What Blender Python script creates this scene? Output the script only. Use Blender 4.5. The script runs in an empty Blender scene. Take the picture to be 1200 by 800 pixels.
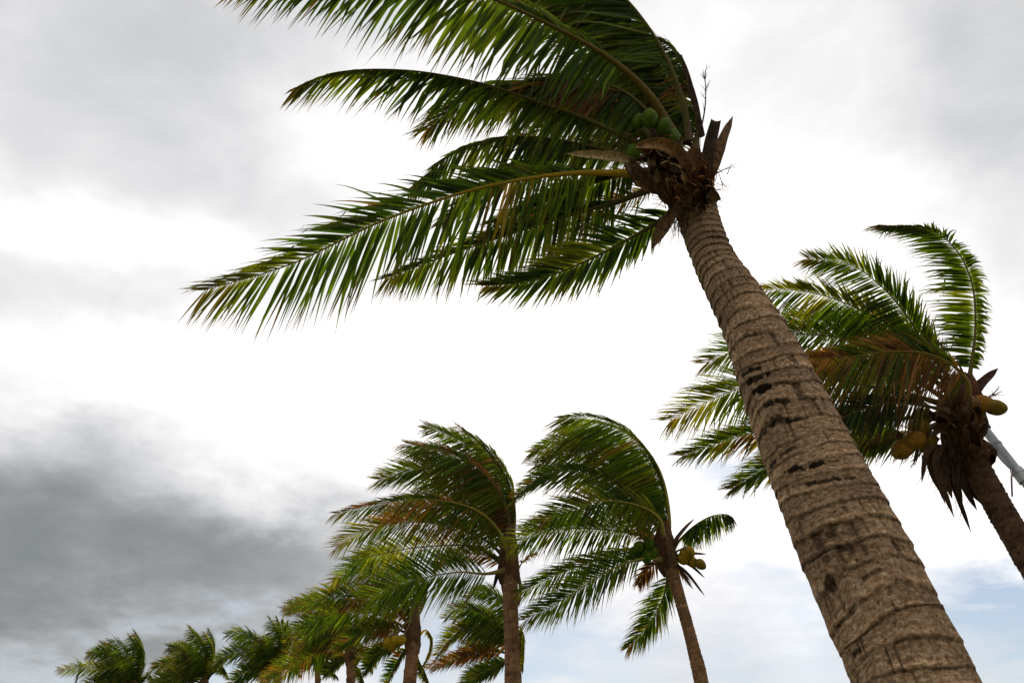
import bpy, math, random
import numpy as np
from mathutils import Vector

# ------------------------------------------------------------------ camera
PITCH = math.radians(35.0)
F = 800.0                       # focal length in pixels of the 1200 x 800 photograph
CAM = np.array([0.0, 0.0, 1.6])
RIGHT = np.array([1.0, 0.0, 0.0])
FWD = np.array([0.0, math.cos(PITCH), math.sin(PITCH)])
UP = np.array([0.0, -math.sin(PITCH), math.cos(PITCH)])
scene = bpy.context.scene
col = scene.collection
cam_d = bpy.data.cameras.new('camera')
cam_d.sensor_width = 36.0
cam_d.lens = 36.0 * F / 1200.0
cam_d.clip_end = 6000.0
cam_o = bpy.data.objects.new('camera', cam_d)
col.objects.link(cam_o)
cam_o.location = CAM
cam_o.rotation_euler = (math.pi / 2 + PITCH, 0, 0)
scene.camera = cam_o

# ------------------------------------------------------------------ sky, sun, exposure
SUN_ELEV, SUN_AZ = math.radians(50), math.radians(8)      # azimuth from +Y towards +X
scene.view_settings.view_transform = 'Standard'
scene.view_settings.look = 'None'
scene.view_settings.exposure = 0.5
scene.view_settings.gamma = 1.0
scene.view_settings.use_curve_mapping = False
scene.cycles.max_bounces = 6
scene.cycles.diffuse_bounces = 3
scene.cycles.transmission_bounces = 4
scene.cycles.transparent_max_bounces = 6

def build_world():
    w = bpy.data.worlds.new('World')
    scene.world = w
    w.use_nodes = True
    nt = w.node_tree
    nt.nodes.clear()
    N, L = nt.nodes.new, nt.links.new
    out = N('ShaderNodeOutputWorld')
    bg = N('ShaderNodeBackground')
    bg.inputs['Strength'].default_value = 0.1
    L(bg.outputs[0], out.inputs[0])
    sky = N('ShaderNodeTexSky')
    sky.sky_type = 'NISHITA'
    sky.sun_disc = False
    sky.sun_elevation = SUN_ELEV
    sky.sun_rotation = SUN_AZ
    sky.altitude = 5
    tc = N('ShaderNodeTexCoord')

    def m(op, a, b=None, c=None, clamp=False):
        n = N('ShaderNodeMath')
        n.operation = op
        n.use_clamp = clamp
        for i, v in enumerate((a, b, c)):
            if v is None:
                continue
            if isinstance(v, (int, float)):
                n.inputs[i].default_value = v
            else:
                L(v, n.inputs[i])
        return n.outputs[0]

    def vm(op, a, b=None, s=None):
        n = N('ShaderNodeVectorMath')
        n.operation = op
        for i, v in enumerate((a, b)):
            if v is None:
                continue
            if isinstance(v, (tuple, list, np.ndarray)):
                n.inputs[i].default_value = tuple(float(q) for q in v)
            else:
                L(v, n.inputs[i])
        if s is not None:
            if isinstance(s, (int, float)):
                n.inputs['Scale'].default_value = s
            else:
                L(s, n.inputs['Scale'])
        return n.outputs['Value'] if op == 'DOT_PRODUCT' else n.outputs['Vector']

    def noise(vec, scale, detail, rough, dist=0.0, color=False):
        n = N('ShaderNodeTexNoise')
        n.inputs['Scale'].default_value = scale
        n.inputs['Detail'].default_value = detail
        n.inputs['Roughness'].default_value = rough
        n.inputs['Distortion'].default_value = dist
        L(vec, n.inputs['Vector'])
        return n.outputs['Color' if color else 'Fac']

    d = vm('NORMALIZE', tc.outputs['Generated'])
    sep = N('ShaderNodeSeparateXYZ')
    L(d, sep.inputs[0])
    den = m('ADD', m('MAXIMUM', sep.outputs['Z'], 0.0), 0.22)
    comb = N('ShaderNodeCombineXYZ')
    L(m('DIVIDE', sep.outputs['X'], den), comb.inputs[0])
    L(m('DIVIDE', sep.outputs['Y'], den), comb.inputs[1])
    p = comb.outputs[0]                      # a flat cloud deck seen in perspective
    n1 = noise(p, 1.1, 7.0, 0.52, 0.35)
    n2 = noise(p, 3.0, 9.0, 0.6, 0.35)
    # billows distort the large cloud masses
    wv = vm('SUBTRACT', noise(p, 1.9, 8.0, 0.6, 0.0, True), (0.5, 0.5, 0.5))
    wd = vm('ADD', d, vm('SCALE', wv, None, 0.30))
    u = vm('DOT_PRODUCT', wd, RIGHT)
    v = vm('DOT_PRODUCT', wd, UP)
    f = vm('DOT_PRODUCT', wd, FWD)
    front = m('SMOOTH_MIN', m('MULTIPLY', m('MAXIMUM', f, 0.0), 3.0), 1.0, 0.2)

    def blob(px, py, sx, sy):
        x, y = (px - 600) / F, (400 - py) / F
        k = 1.0 / math.sqrt(1 + x * x + y * y)
        du = m('MULTIPLY', m('SUBTRACT', u, x * k), F / (sx * k))
        dv = m('MULTIPLY', m('SUBTRACT', v, y * k), F / (sy * k))
        e = m('MULTIPLY', m('ADD', m('MULTIPLY', du, du), m('MULTIPLY', dv, dv)), -0.5)
        return m('MULTIPLY', m('POWER', math.e, e), front)

    n3 = noise(d, 6.5, 4.0, 0.5, 0.6)            # puffs
    lum = m('MULTIPLY_ADD', m('SUBTRACT', n1, 0.5), 0.36, 0.80)
    lum = m('MULTIPLY_ADD', m('SUBTRACT', n3, 0.5), 0.26, lum)
    lum = m('MULTIPLY_ADD', m('SUBTRACT', n2, 0.5), 0.28, lum)
    for px, py, sx, sy, a in SKY_BLOBS:
        lum = m('MULTIPLY_ADD', blob(px, py, sx, sy), a, lum)
    ramp = N('ShaderNodeValToRGB')
    cr = ramp.color_ramp
    cr.interpolation = 'B_SPLINE'
    stops = [(0.0, (.115, .130, .135)), (.17, (.155, .170, .174)), (.33, (.272, .280, .282)), (.5, (.472, .480, .492)),
             (.62, (.632, .625, .635)), (.75, (.82, .80, .792)), (1.0, (1.10, 1.07, 1.03))]
    while len(cr.elements) < len(stops):
        cr.elements.new(0.5)
    for e, (pos, c) in zip(cr.elements, stops):
        e.position = pos
        e.color = (*c, 1)
    L(m('MULTIPLY', lum, 1 / 1.4), ramp.inputs[0])
    cloud = vm('SCALE', ramp.outputs[0], None, 10.0)
    gap = None
    for px, py, sx, sy, a in SKY_GAPS:
        g = m('MULTIPLY', blob(px, py, sx, sy), a)
        gap = g if gap is None else m('ADD', gap, g)
    gap = m('MULTIPLY', gap, m('MULTIPLY_ADD', n2, 2.4, -0.4, clamp=True), clamp=True)
    mix = N('ShaderNodeMixRGB')
    L(gap, mix.inputs[0])
    L(cloud, mix.inputs[1])
    hz = vm('ADD', vm('SCALE', sky.outputs[0], None, 0.5), (1.3, 1.4, 1.5))      # thin veil over the blue
    L(hz, mix.inputs[2])
    L(mix.outputs[0], bg.inputs['Color'])

SKY_BLOBS = [  # px, py, sigma x, sigma y, change of cloud brightness
    (640, 430, 290, 120, .42), (330, 560, 70, 60, .22), (140, 265, 90, 36, .30), (165, 425, 150, 40, .26),
    (470, 150, 120, 60, .36), (880, 240, 100, 150, .28), (1080, 560, 160, 110, .28), (860, 30, 120, 50, .10),
    (700, 600, 200, 70, .25),
    (110, 575, 200, 56, -.20), (130, 680, 280, 62, -.37), (-60, 620, 140, 120, -.16), (330, 690, 110, 40, -.22),
    (230, 70, 190, 95, -.13), (220, 350, 150, 40, -.08), (300, 395, 80, 34, -.08), (330, 230, 90, 45, -.10),
    (1130, 60, 120, 70, -.09), (1190, 180, 70, 90, -.10), (1050, 150, 80, 40, -.05), (1000, 330, 90, 50, -.04), (870, 70, 60, 40, -.06), (1190, 760, 60, 30, -.15),
]
SKY_GAPS = [(850, 560, 60, 26, .8), (1190, 755, 85, 50, 1.5), (700, 785, 170, 24, .7), (560, 700, 60, 60, .5),
            (150, 805, 280, 28, .9), (900, 700, 60, 16, .3), (1000, 770, 160, 30, .4)]
build_world()

sun_d = bpy.data.lights.new('sun', 'SUN')
sun_d.energy = 1.5
sun_d.angle = math.radians(18)
sun_d.color = (1.0, 0.95, 0.87)
sun_o = bpy.data.objects.new('sun', sun_d)
col.objects.link(sun_o)
sdir = Vector((math.sin(SUN_AZ) * math.cos(SUN_ELEV), math.cos(SUN_AZ) * math.cos(SUN_ELEV), math.sin(SUN_ELEV)))
sun_o.rotation_euler = sdir.to_track_quat('Z', 'Y').to_euler()
sun_o.location = (20, 20, 40)

# ------------------------------------------------------------------ helpers
rng = np.random.default_rng(7)

def at(px, py, depth):
    """World point seen at a photograph pixel, at a given distance along the lens axis."""
    return CAM + depth * (FWD + (px - 600) / F * RIGHT + (400 - py) / F * UP)

def cs(x, y, z=0.0):
    return x * RIGHT + y * UP + z * FWD

def unit(v):
    v = np.asarray(v, float)
    return v / np.maximum(np.linalg.norm(v, axis=-1, keepdims=True), 1e-9)

def tocam(p):
    return unit(CAM - p)

_perm = np.random.default_rng(3).random((64, 64, 64))
def vnoise(x, y, z):
    """Smooth value noise in [0,1] on arrays."""
    x, y, z = np.broadcast_arrays(np.asarray(x, float), np.asarray(y, float), np.asarray(z, float))
    xi, yi, zi = np.floor(x).astype(int), np.floor(y).astype(int), np.floor(z).astype(int)
    fx, fy, fz = x - xi, y - yi, z - zi
    fx, fy, fz = (q * q * (3 - 2 * q) for q in (fx, fy, fz))
    r = 0
    for i in (0, 1):
        for j in (0, 1):
            for k in (0, 1):
                wgt = (fx if i else 1 - fx) * (fy if j else 1 - fy) * (fz if k else 1 - fz)
                r = r + wgt * _perm[(xi + i) % 64, (yi + j) % 64, (zi + k) % 64]
    return r

def spline(pts, n):
    """Catmull-Rom through the points, resampled evenly by arc length."""
    P = np.asarray(pts, float)
    if len(P) == 2:
        Q = P[0] + np.linspace(0, 1, 40)[:, None] * (P[1] - P[0])
    else:
        E = np.vstack([2 * P[0] - P[1], P, 2 * P[-1] - P[-2]])
        out = []
        t = np.linspace(0, 1, 16, endpoint=False)[:, None]
        for i in range(1, len(E) - 2):
            a, b, c, d = E[i - 1], E[i], E[i + 1], E[i + 2]
            out.append(.5 * (2 * b + (c - a) * t + (2 * a - 5 * b + 4 * c - d) * t ** 2 + (3 * b - a - 3 * c + d) * t ** 3))
        Q = np.vstack(out + [P[-1:]])
    seg = np.r_[0, np.cumsum(np.linalg.norm(np.diff(Q[:, :3], axis=0), axis=1))]
    s = np.linspace(0, seg[-1], n)
    return np.stack([np.interp(s, seg, Q[:, k]) for k in range(Q.shape[1])], 1)

def tangents(P):
    return unit(np.gradient(P, axis=0))

def mesh_obj(name, verts, faces, mat, parent=None, base=None, smooth=True, colors=None, attrs=None):
    verts = np.asarray(verts, float).reshape(-1, 3)
    if base is not None:
        verts = verts - base
    me = bpy.data.meshes.new(name)
    if isinstance(faces, np.ndarray):
        n, k = faces.shape
        me.vertices.add(len(verts)); me.vertices.foreach_set('co', verts.ravel())
        me.loops.add(n * k); me.loops.foreach_set('vertex_index', faces.ravel().astype(np.int32))
        me.polygons.add(n); me.polygons.foreach_set('loop_start', np.arange(0, n * k, k, dtype=np.int32))
        me.update(calc_edges=True)
        me.validate()
    else:
        me.from_pydata(verts.tolist(), [], faces)
        me.update()
    if smooth:
        me.polygons.foreach_set('use_smooth', np.ones(len(me.polygons), bool))
    if colors is not None:
        a = me.color_attributes.new('tint', 'FLOAT_COLOR', 'POINT')
        c = np.ones((len(verts), 4)); c[:, :3] = np.asarray(colors).reshape(-1, 3)
        a.data.foreach_set('color', c.ravel())
    for k, v in (attrs or {}).items():
        a = me.attributes.new(k, 'FLOAT_VECTOR', 'POINT')
        a.data.foreach_set('vector', np.asarray(v, float).ravel())
    me.materials.append(mat)
    o = bpy.data.objects.new(name, me)
    col.objects.link(o)
    if parent is not None:
        o.parent = parent
    return o

def grid_faces(rows, cols, wrap=True, off=0):
    c = cols if wrap else cols - 1
    i, j = np.meshgrid(np.arange(rows - 1), np.arange(c), indexing='ij')
    j2 = (j + 1) % cols
    return (off + np.stack([i * cols + j, i * cols + j2, (i + 1) * cols + j2, (i + 1) * cols + j], -1)).reshape(-1, 4)

def frame_along(T, ref):
    """Two unit vectors across T; the first stays as close as it can to ref."""
    A = unit(ref - T * np.sum(ref * T, -1, keepdims=True))
    return A, np.cross(T, A)

def tube(P, ra, rb=None, ref=(0.1, 0.2, 1.0), sides=7):
    """Verts and faces of a tapered tube: half-width ra across, rb along ref."""
    P = np.asarray(P, float)
    T = tangents(P)
    A, B = frame_along(T, np.broadcast_to(np.asarray(ref, float), P.shape))
    ra = np.broadcast_to(ra, len(P)); rb = ra if rb is None else np.broadcast_to(rb, len(P))
    th = np.linspace(0, 2 * np.pi, sides, endpoint=False)
    V = P[:, None] + np.cos(th)[None, :, None] * (A * rb[:, None])[:, None] + np.sin(th)[None, :, None] * (B * ra[:, None])[:, None]
    return V.reshape(-1, 3), grid_faces(len(P), sides)

class Soup:
    """Collects pieces that make up one part."""
    def __init__(self):
        self.v, self.f, self.c, self.n = [], [], [], 0
    def add(self, v, f, c=None):
        v = np.asarray(v).reshape(-1, 3)
        self.v.append(v); self.f.append(np.asarray(f) + self.n); self.n += len(v)
        self.c.append(np.broadcast_to(np.asarray(c if c is not None else (.1, .1, .1), float), v.shape))
    def build(self, name, mat, parent, base, smooth=True):
        return mesh_obj(name, np.vstack(self.v), np.vstack(self.f), mat, parent, base, smooth, np.vstack(self.c))

# ------------------------------------------------------------------ materials
def new_mat(name):
    mt = bpy.data.materials.new(name)
    mt.use_nodes = True
    nt = mt.node_tree
    nt.nodes.clear()
    return mt, nt, nt.nodes.new, nt.links.new

def leaf_material():
    mt, nt, N, L = new_mat('palm_leaf')
    out = N('ShaderNodeOutputMaterial')
    at_ = N('ShaderNodeAttribute'); at_.attribute_name = 'tint'
    tc = N('ShaderNodeTexCoord')
    no = N('ShaderNodeTexNoise'); no.inputs['Scale'].default_value = 14; no.inputs['Detail'].default_value = 4
    L(tc.outputs['Object'], no.inputs['Vector'])
    mr = N('ShaderNodeMapRange'); mr.inputs['From Min'].default_value = .3; mr.inputs['From Max'].default_value = .7
    mr.inputs['To Min'].default_value = .72; mr.inputs['To Max'].default_value = 1.25
    L(no.outputs[0], mr.inputs[0])
    mul = N('ShaderNodeVectorMath'); mul.operation = 'SCALE'
    L(at_.outputs['Color'], mul.inputs[0]); L(mr.outputs[0], mul.inputs['Scale'])
    bs = N('ShaderNodeBsdfPrincipled')
    L(mul.outputs[0], bs.inputs['Base Color'])
    bs.inputs['Roughness'].default_value = .5
    bs.inputs['Specular IOR Level'].default_value = .24
    tr = N('ShaderNodeBsdfTranslucent')
    tm = N('ShaderNodeVectorMath'); tm.operation = 'MULTIPLY'; tm.inputs[1].default_value = (2.3, 2.1, .5)
    L(mul.outputs[0], tm.inputs[0]); L(tm.outputs[0], tr.inputs['Color'])
    mx = N('ShaderNodeMixShader'); mx.inputs[0].default_value = .55
    L(bs.outputs[0], mx.inputs[1]); L(tr.outputs[0], mx.inputs[2]); L(mx.outputs[0], out.inputs[0])
    return mt

def tint_material(name, rough=.6, spec=.3, bump=.0, scale=40, stretch=(1, 1, 1), vary=.35):
    mt, nt, N, L = new_mat(name)
    out = N('ShaderNodeOutputMaterial')
    at_ = N('ShaderNodeAttribute'); at_.attribute_name = 'tint'
    tc = N('ShaderNodeTexCoord')
    mp = N('ShaderNodeMapping'); mp.inputs['Scale'].default_value = stretch
    L(tc.outputs['Object'], mp.inputs[0])
    no = N('ShaderNodeTexNoise'); no.inputs['Scale'].default_value = scale; no.inputs['Detail'].default_value = 6
    no.inputs['Roughness'].default_value = .65
    L(mp.outputs[0], no.inputs['Vector'])
    mr = N('ShaderNodeMapRange'); mr.inputs['From Min'].default_value = .28; mr.inputs['From Max'].default_value = .72
    mr.inputs['To Min'].default_value = 1 - vary; mr.inputs['To Max'].default_value = 1 + vary
    L(no.outputs[0], mr.inputs[0])
    mul = N('ShaderNodeVectorMath'); mul.operation = 'SCALE'
    L(at_.outputs['Color'], mul.inputs[0]); L(mr.outputs[0], mul.inputs['Scale'])
    bs = N('ShaderNodeBsdfPrincipled')
    L(mul.outputs[0], bs.inputs['Base Color'])
    bs.inputs['Roughness'].default_value = rough
    bs.inputs['Specular IOR Level'].default_value = spec
    if bump:
        bp = N('ShaderNodeBump'); bp.inputs['Strength'].default_value = bump; bp.inputs['Distance'].default_value = .01
        L(no.outputs[0], bp.inputs['Height']); L(bp.outputs[0], bs.inputs['Normal'])
    L(bs.outputs[0], out.inputs[0])
    return mt

def bark_material():
    """Ringed palm bark; 'bark' holds (cos, sin, ring count) and 'bark2' (girth metres, height metres, ring fraction)."""
    mt, nt, N, L = new_mat('palm_bark')
    out = N('ShaderNodeOutputMaterial')
    a1 = N('ShaderNodeAttribute'); a1.attribute_name = 'bark'
    a2 = N('ShaderNodeAttribute'); a2.attribute_name = 'bark2'
    tint = N('ShaderNodeAttribute'); tint.attribute_name = 'tint'
    tc = N('ShaderNodeTexCoord')
    def noise(vec, stretch, scale, detail=6, rough=.6, dist=0.0):
        mp = N('ShaderNodeMapping'); mp.inputs['Scale'].default_value = stretch
        L(vec, mp.inputs[0])
        no = N('ShaderNodeTexNoise'); no.inputs['Scale'].default_value = scale
        no.inputs['Detail'].default_value = detail; no.inputs['Roughness'].default_value = rough
        no.inputs['Distortion'].default_value = dist
        L(mp.outputs[0], no.inputs['Vector'])
        return no.outputs[0]
    def rng_(x, a, b, c, d):
        r = N('ShaderNodeMapRange')
        for i, q in enumerate((a, b, c, d)):
            r.inputs[i + 1].default_value = q
        L(x, r.inputs[0]); return r.outputs[0]
    def mul(a, b):
        n = N('ShaderNodeMath'); n.operation = 'MULTIPLY'; L(a, n.inputs[0]); L(b, n.inputs[1]); return n.outputs[0]
    streak = noise(a1.outputs['Vector'], (2.0, 2.0, 3.4), 4.2, 8, .68, .2)       # bands running round the trunk
    fibre = noise(a1.outputs['Vector'], (13, 13, 1.3), 3.8, 6, .65)                  # fibres running up it
    blot = noise(tc.outputs['Object'], (1, 1, 1), 3.0, 5, .6)
    grit = noise(tc.outputs['Object'], (1, 1, 1), 70, 4, .6)
    ramp = N('ShaderNodeValToRGB'); cr = ramp.color_ramp
    st = [(.28, (.085, .045, .021)), (.44, (.22, .134, .074)), (.58, (.375, .258, .16)), (.74, (.57, .44, .31))]
    while len(cr.elements) < 4: cr.elements.new(.5)
    for e, (p_, c_) in zip(cr.elements, st):
        e.position = p_; e.color = (*c_, 1)
    L(streak, ramp.inputs[0])
    v1 = mul(rng_(fibre, .3, .7, .72, 1.22), rng_(blot, .3, .7, .75, 1.2))
    v1 = mul(v1, rng_(grit, .3, .7, .68, 1.3))
    sc = N('ShaderNodeVectorMath'); sc.operation = 'SCALE'; L(ramp.outputs[0], sc.inputs[0]); L(v1, sc.inputs['Scale'])
    mt2 = N('ShaderNodeVectorMath'); mt2.operation = 'MULTIPLY'; L(sc.outputs[0], mt2.inputs[0]); L(tint.outputs['Color'], mt2.inputs[1])
    bs = N('ShaderNodeBsdfPrincipled'); L(mt2.outputs[0], bs.inputs['Base Color'])
    bs.inputs['Roughness'].default_value = .9; bs.inputs['Specular IOR Level'].default_value = .06
    add = N('ShaderNodeMath'); add.operation = 'ADD'; L(streak, add.inputs[0]); L(fibre, add.inputs[1])
    add2 = N('ShaderNodeMath'); add2.operation = 'MULTIPLY_ADD'; L(grit, add2.inputs[0]); add2.inputs[1].default_value = .5; L(add.outputs[0], add2.inputs[2])
    bp = N('ShaderNodeBump'); bp.inputs['Strength'].default_value = .8; bp.inputs['Distance'].default_value = .007
    L(add2.outputs[0], bp.inputs['Height']); L(bp.outputs[0], bs.inputs['Normal'])
    L(bs.outputs[0], out.inputs[0])
    return mt

def ground_material():
    mt, nt, N, L = new_mat('sandy_grass')
    out = N('ShaderNodeOutputMaterial')
    tc = N('ShaderNodeTexCoord')
    n1 = N('ShaderNodeTexNoise'); n1.inputs['Scale'].default_value = .25; n1.inputs['Detail'].default_value = 8
    n2 = N('ShaderNodeTexNoise'); n2.inputs['Scale'].default_value = 9; n2.inputs['Detail'].default_value = 8
    L(tc.outputs['Object'], n1.inputs['Vector']); L(tc.outputs['Object'], n2.inputs['Vector'])
    r = N('ShaderNodeValToRGB'); r.color_ramp.elements[0].position = .46; r.color_ramp.elements[1].position = .68
    r.color_ramp.elements[0].color = (.045, .07, .018, 1); r.color_ramp.elements[1].color = (.22, .18, .12, 1)
    L(n1.outputs[0], r.inputs[0])
    mr = N('ShaderNodeMapRange'); mr.inputs[3].default_value = .7; mr.inputs[4].default_value = 1.3; L(n2.outputs[0], mr.inputs[0])
    sc = N('ShaderNodeVectorMath'); sc.operation = 'SCALE'; L(r.outputs[0], sc.inputs[0]); L(mr.outputs[0], sc.inputs['Scale'])
    bs = N('ShaderNodeBsdfPrincipled'); L(sc.outputs[0], bs.inputs['Base Color']); bs.inputs['Roughness'].default_value = .95
    bp = N('ShaderNodeBump'); bp.inputs['Strength'].default_value = .5; bp.inputs['Distance'].default_value = .05
    L(n2.outputs[0], bp.inputs['Height']); L(bp.outputs[0], bs.inputs['Normal'])
    L(bs.outputs[0], out.inputs[0])
    return mt

LEAF = leaf_material()
STALK = tint_material('palm_stalk', .6, .1, .25, 30, (1, 1, 1), .3)
HUSK = tint_material('dry_husk', .85, .06, 1.0, 46, (1, 1, .3), .75)
NUT = tint_material('coconut_skin', .6, .09, .12, 22, (1, 1, 1), .45)
METAL = tint_material('galvanised_metal', .5, .4, .15, 14, (1, 1, .25), .35)
BARK = bark_material()

# ------------------------------------------------------------------ ground
def build_ground():
    R, n, k = 2500.0, 64, 26
    rad = np.r_[0.01, np.geomspace(1.5, R, k)]
    th = np.linspace(0, 2 * np.pi, n, endpoint=False)
    X = rad[:, None] * np.cos(th); Y = rad[:, None] * np.sin(th) + 12
    Z = (vnoise(X * .12 + 20, Y * .12 + 20, 0) - .5) * .25
    o = mesh_obj('ground', np.stack([X, Y, Z], -1), grid_faces(len(rad), n), ground_material())
    o['kind'] = 'structure'
build_ground()

def ground_z(x, y):
    return float((vnoise(x * .12 + 20, y * .12 + 20, 0) - .5) * .25)

# ------------------------------------------------------------------ palm pieces
GREENS = np.array([(.020, .042, .004), (.044, .082, .006), (.090, .132, .010), (.165, .175, .016)])
YELLOW = np.array((.21, .19, .018)); BROWN = np.array((.165, .080, .034)); ORANGE = np.array((.27, .125, .03))
TANC = np.array((.33, .235, .15))

def leaf_sheet(P, T, Nn, ts, side, length, D0, flow, bend, width, nseg, col_leaf, tipdry, curl, seed):
    """Vectorised leaflets. One row each: P root, T rachis direction, D0 start direction, flow end direction."""
    r = np.random.default_rng(seed)
    n = len(P)
    S = np.linspace(0, 1, nseg + 1)
    sag = np.clip(r.normal(.45, .32, n), 0, 1.3)
    kink = (r.random(n) < .14) * r.uniform(.6, 2.2, n); kat = r.uniform(.3, .75, n)
    pts = np.zeros((n, nseg + 1, 3)); pts[:, 0] = P
    dirs = np.zeros((n, nseg + 1, 3))
    for i, s in enumerate(S):
        k = np.clip(bend * s ** 1.4, 0, 1)[:, None]
        dd = unit(D0 * (1 - k) + flow * k + np.array((0, 0, -1.0)) * (sag * s ** 3 + kink * (s > kat))[:, None])
        if curl is not None:
            dd = unit(dd + curl * (s ** 1.5))
        dirs[:, i] = dd
        if i:
            pts[:, i] = pts[:, i - 1] + dirs[:, i - 1] * (length / nseg)[:, None]
    prof = np.interp(S, [0, .12, .35, .6, .85, 1], [.30, .80, 1, .66, .22, .02])
    tw = r.normal(0, .30, n)
    W = unit(T[:, None] - dirs * np.sum(dirs * T[:, None], -1, keepdims=True))
    Nm = np.cross(dirs, W)
    ang = (tw[:, None] + r.normal(0, .5, n)[:, None] * S[None] ** 1.5)[..., None]
    W2 = W * np.cos(ang) + Nm * np.sin(ang)
    N2 = np.cross(dirs, W2)
    hw = (width[:, None] * .5 * prof[None])[..., None]
    fold = .42
    L_ = pts + W2 * hw * math.cos(fold) + N2 * hw * math.sin(fold)
    R_ = pts - W2 * hw * math.cos(fold) + N2 * hw * math.sin(fold)
    V = np.stack([L_, pts, R_], 2)                       # n, seg+1, 3, 3
    q = np.arange(nseg)[:, None] * 3 + np.arange(2)[None]
    q = q.ravel()
    fl = np.stack([q, q + 1, q + 4, q + 3], -1)
    C = np.broadcast_to(col_leaf[:, None], (n, nseg + 1, 3)).copy()
    k = np.clip((S[None] - (1 - tipdry[:, None])) / .22, 0, 1)[..., None]
    C = C * (1 - k) + (BROWN * .55) * k
    C = np.repeat(C[:, :, None], 3, 2)
    return V.reshape(n, -1, 3), fl, C.reshape(n, -1, 3)

DENS = 1.85

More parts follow.
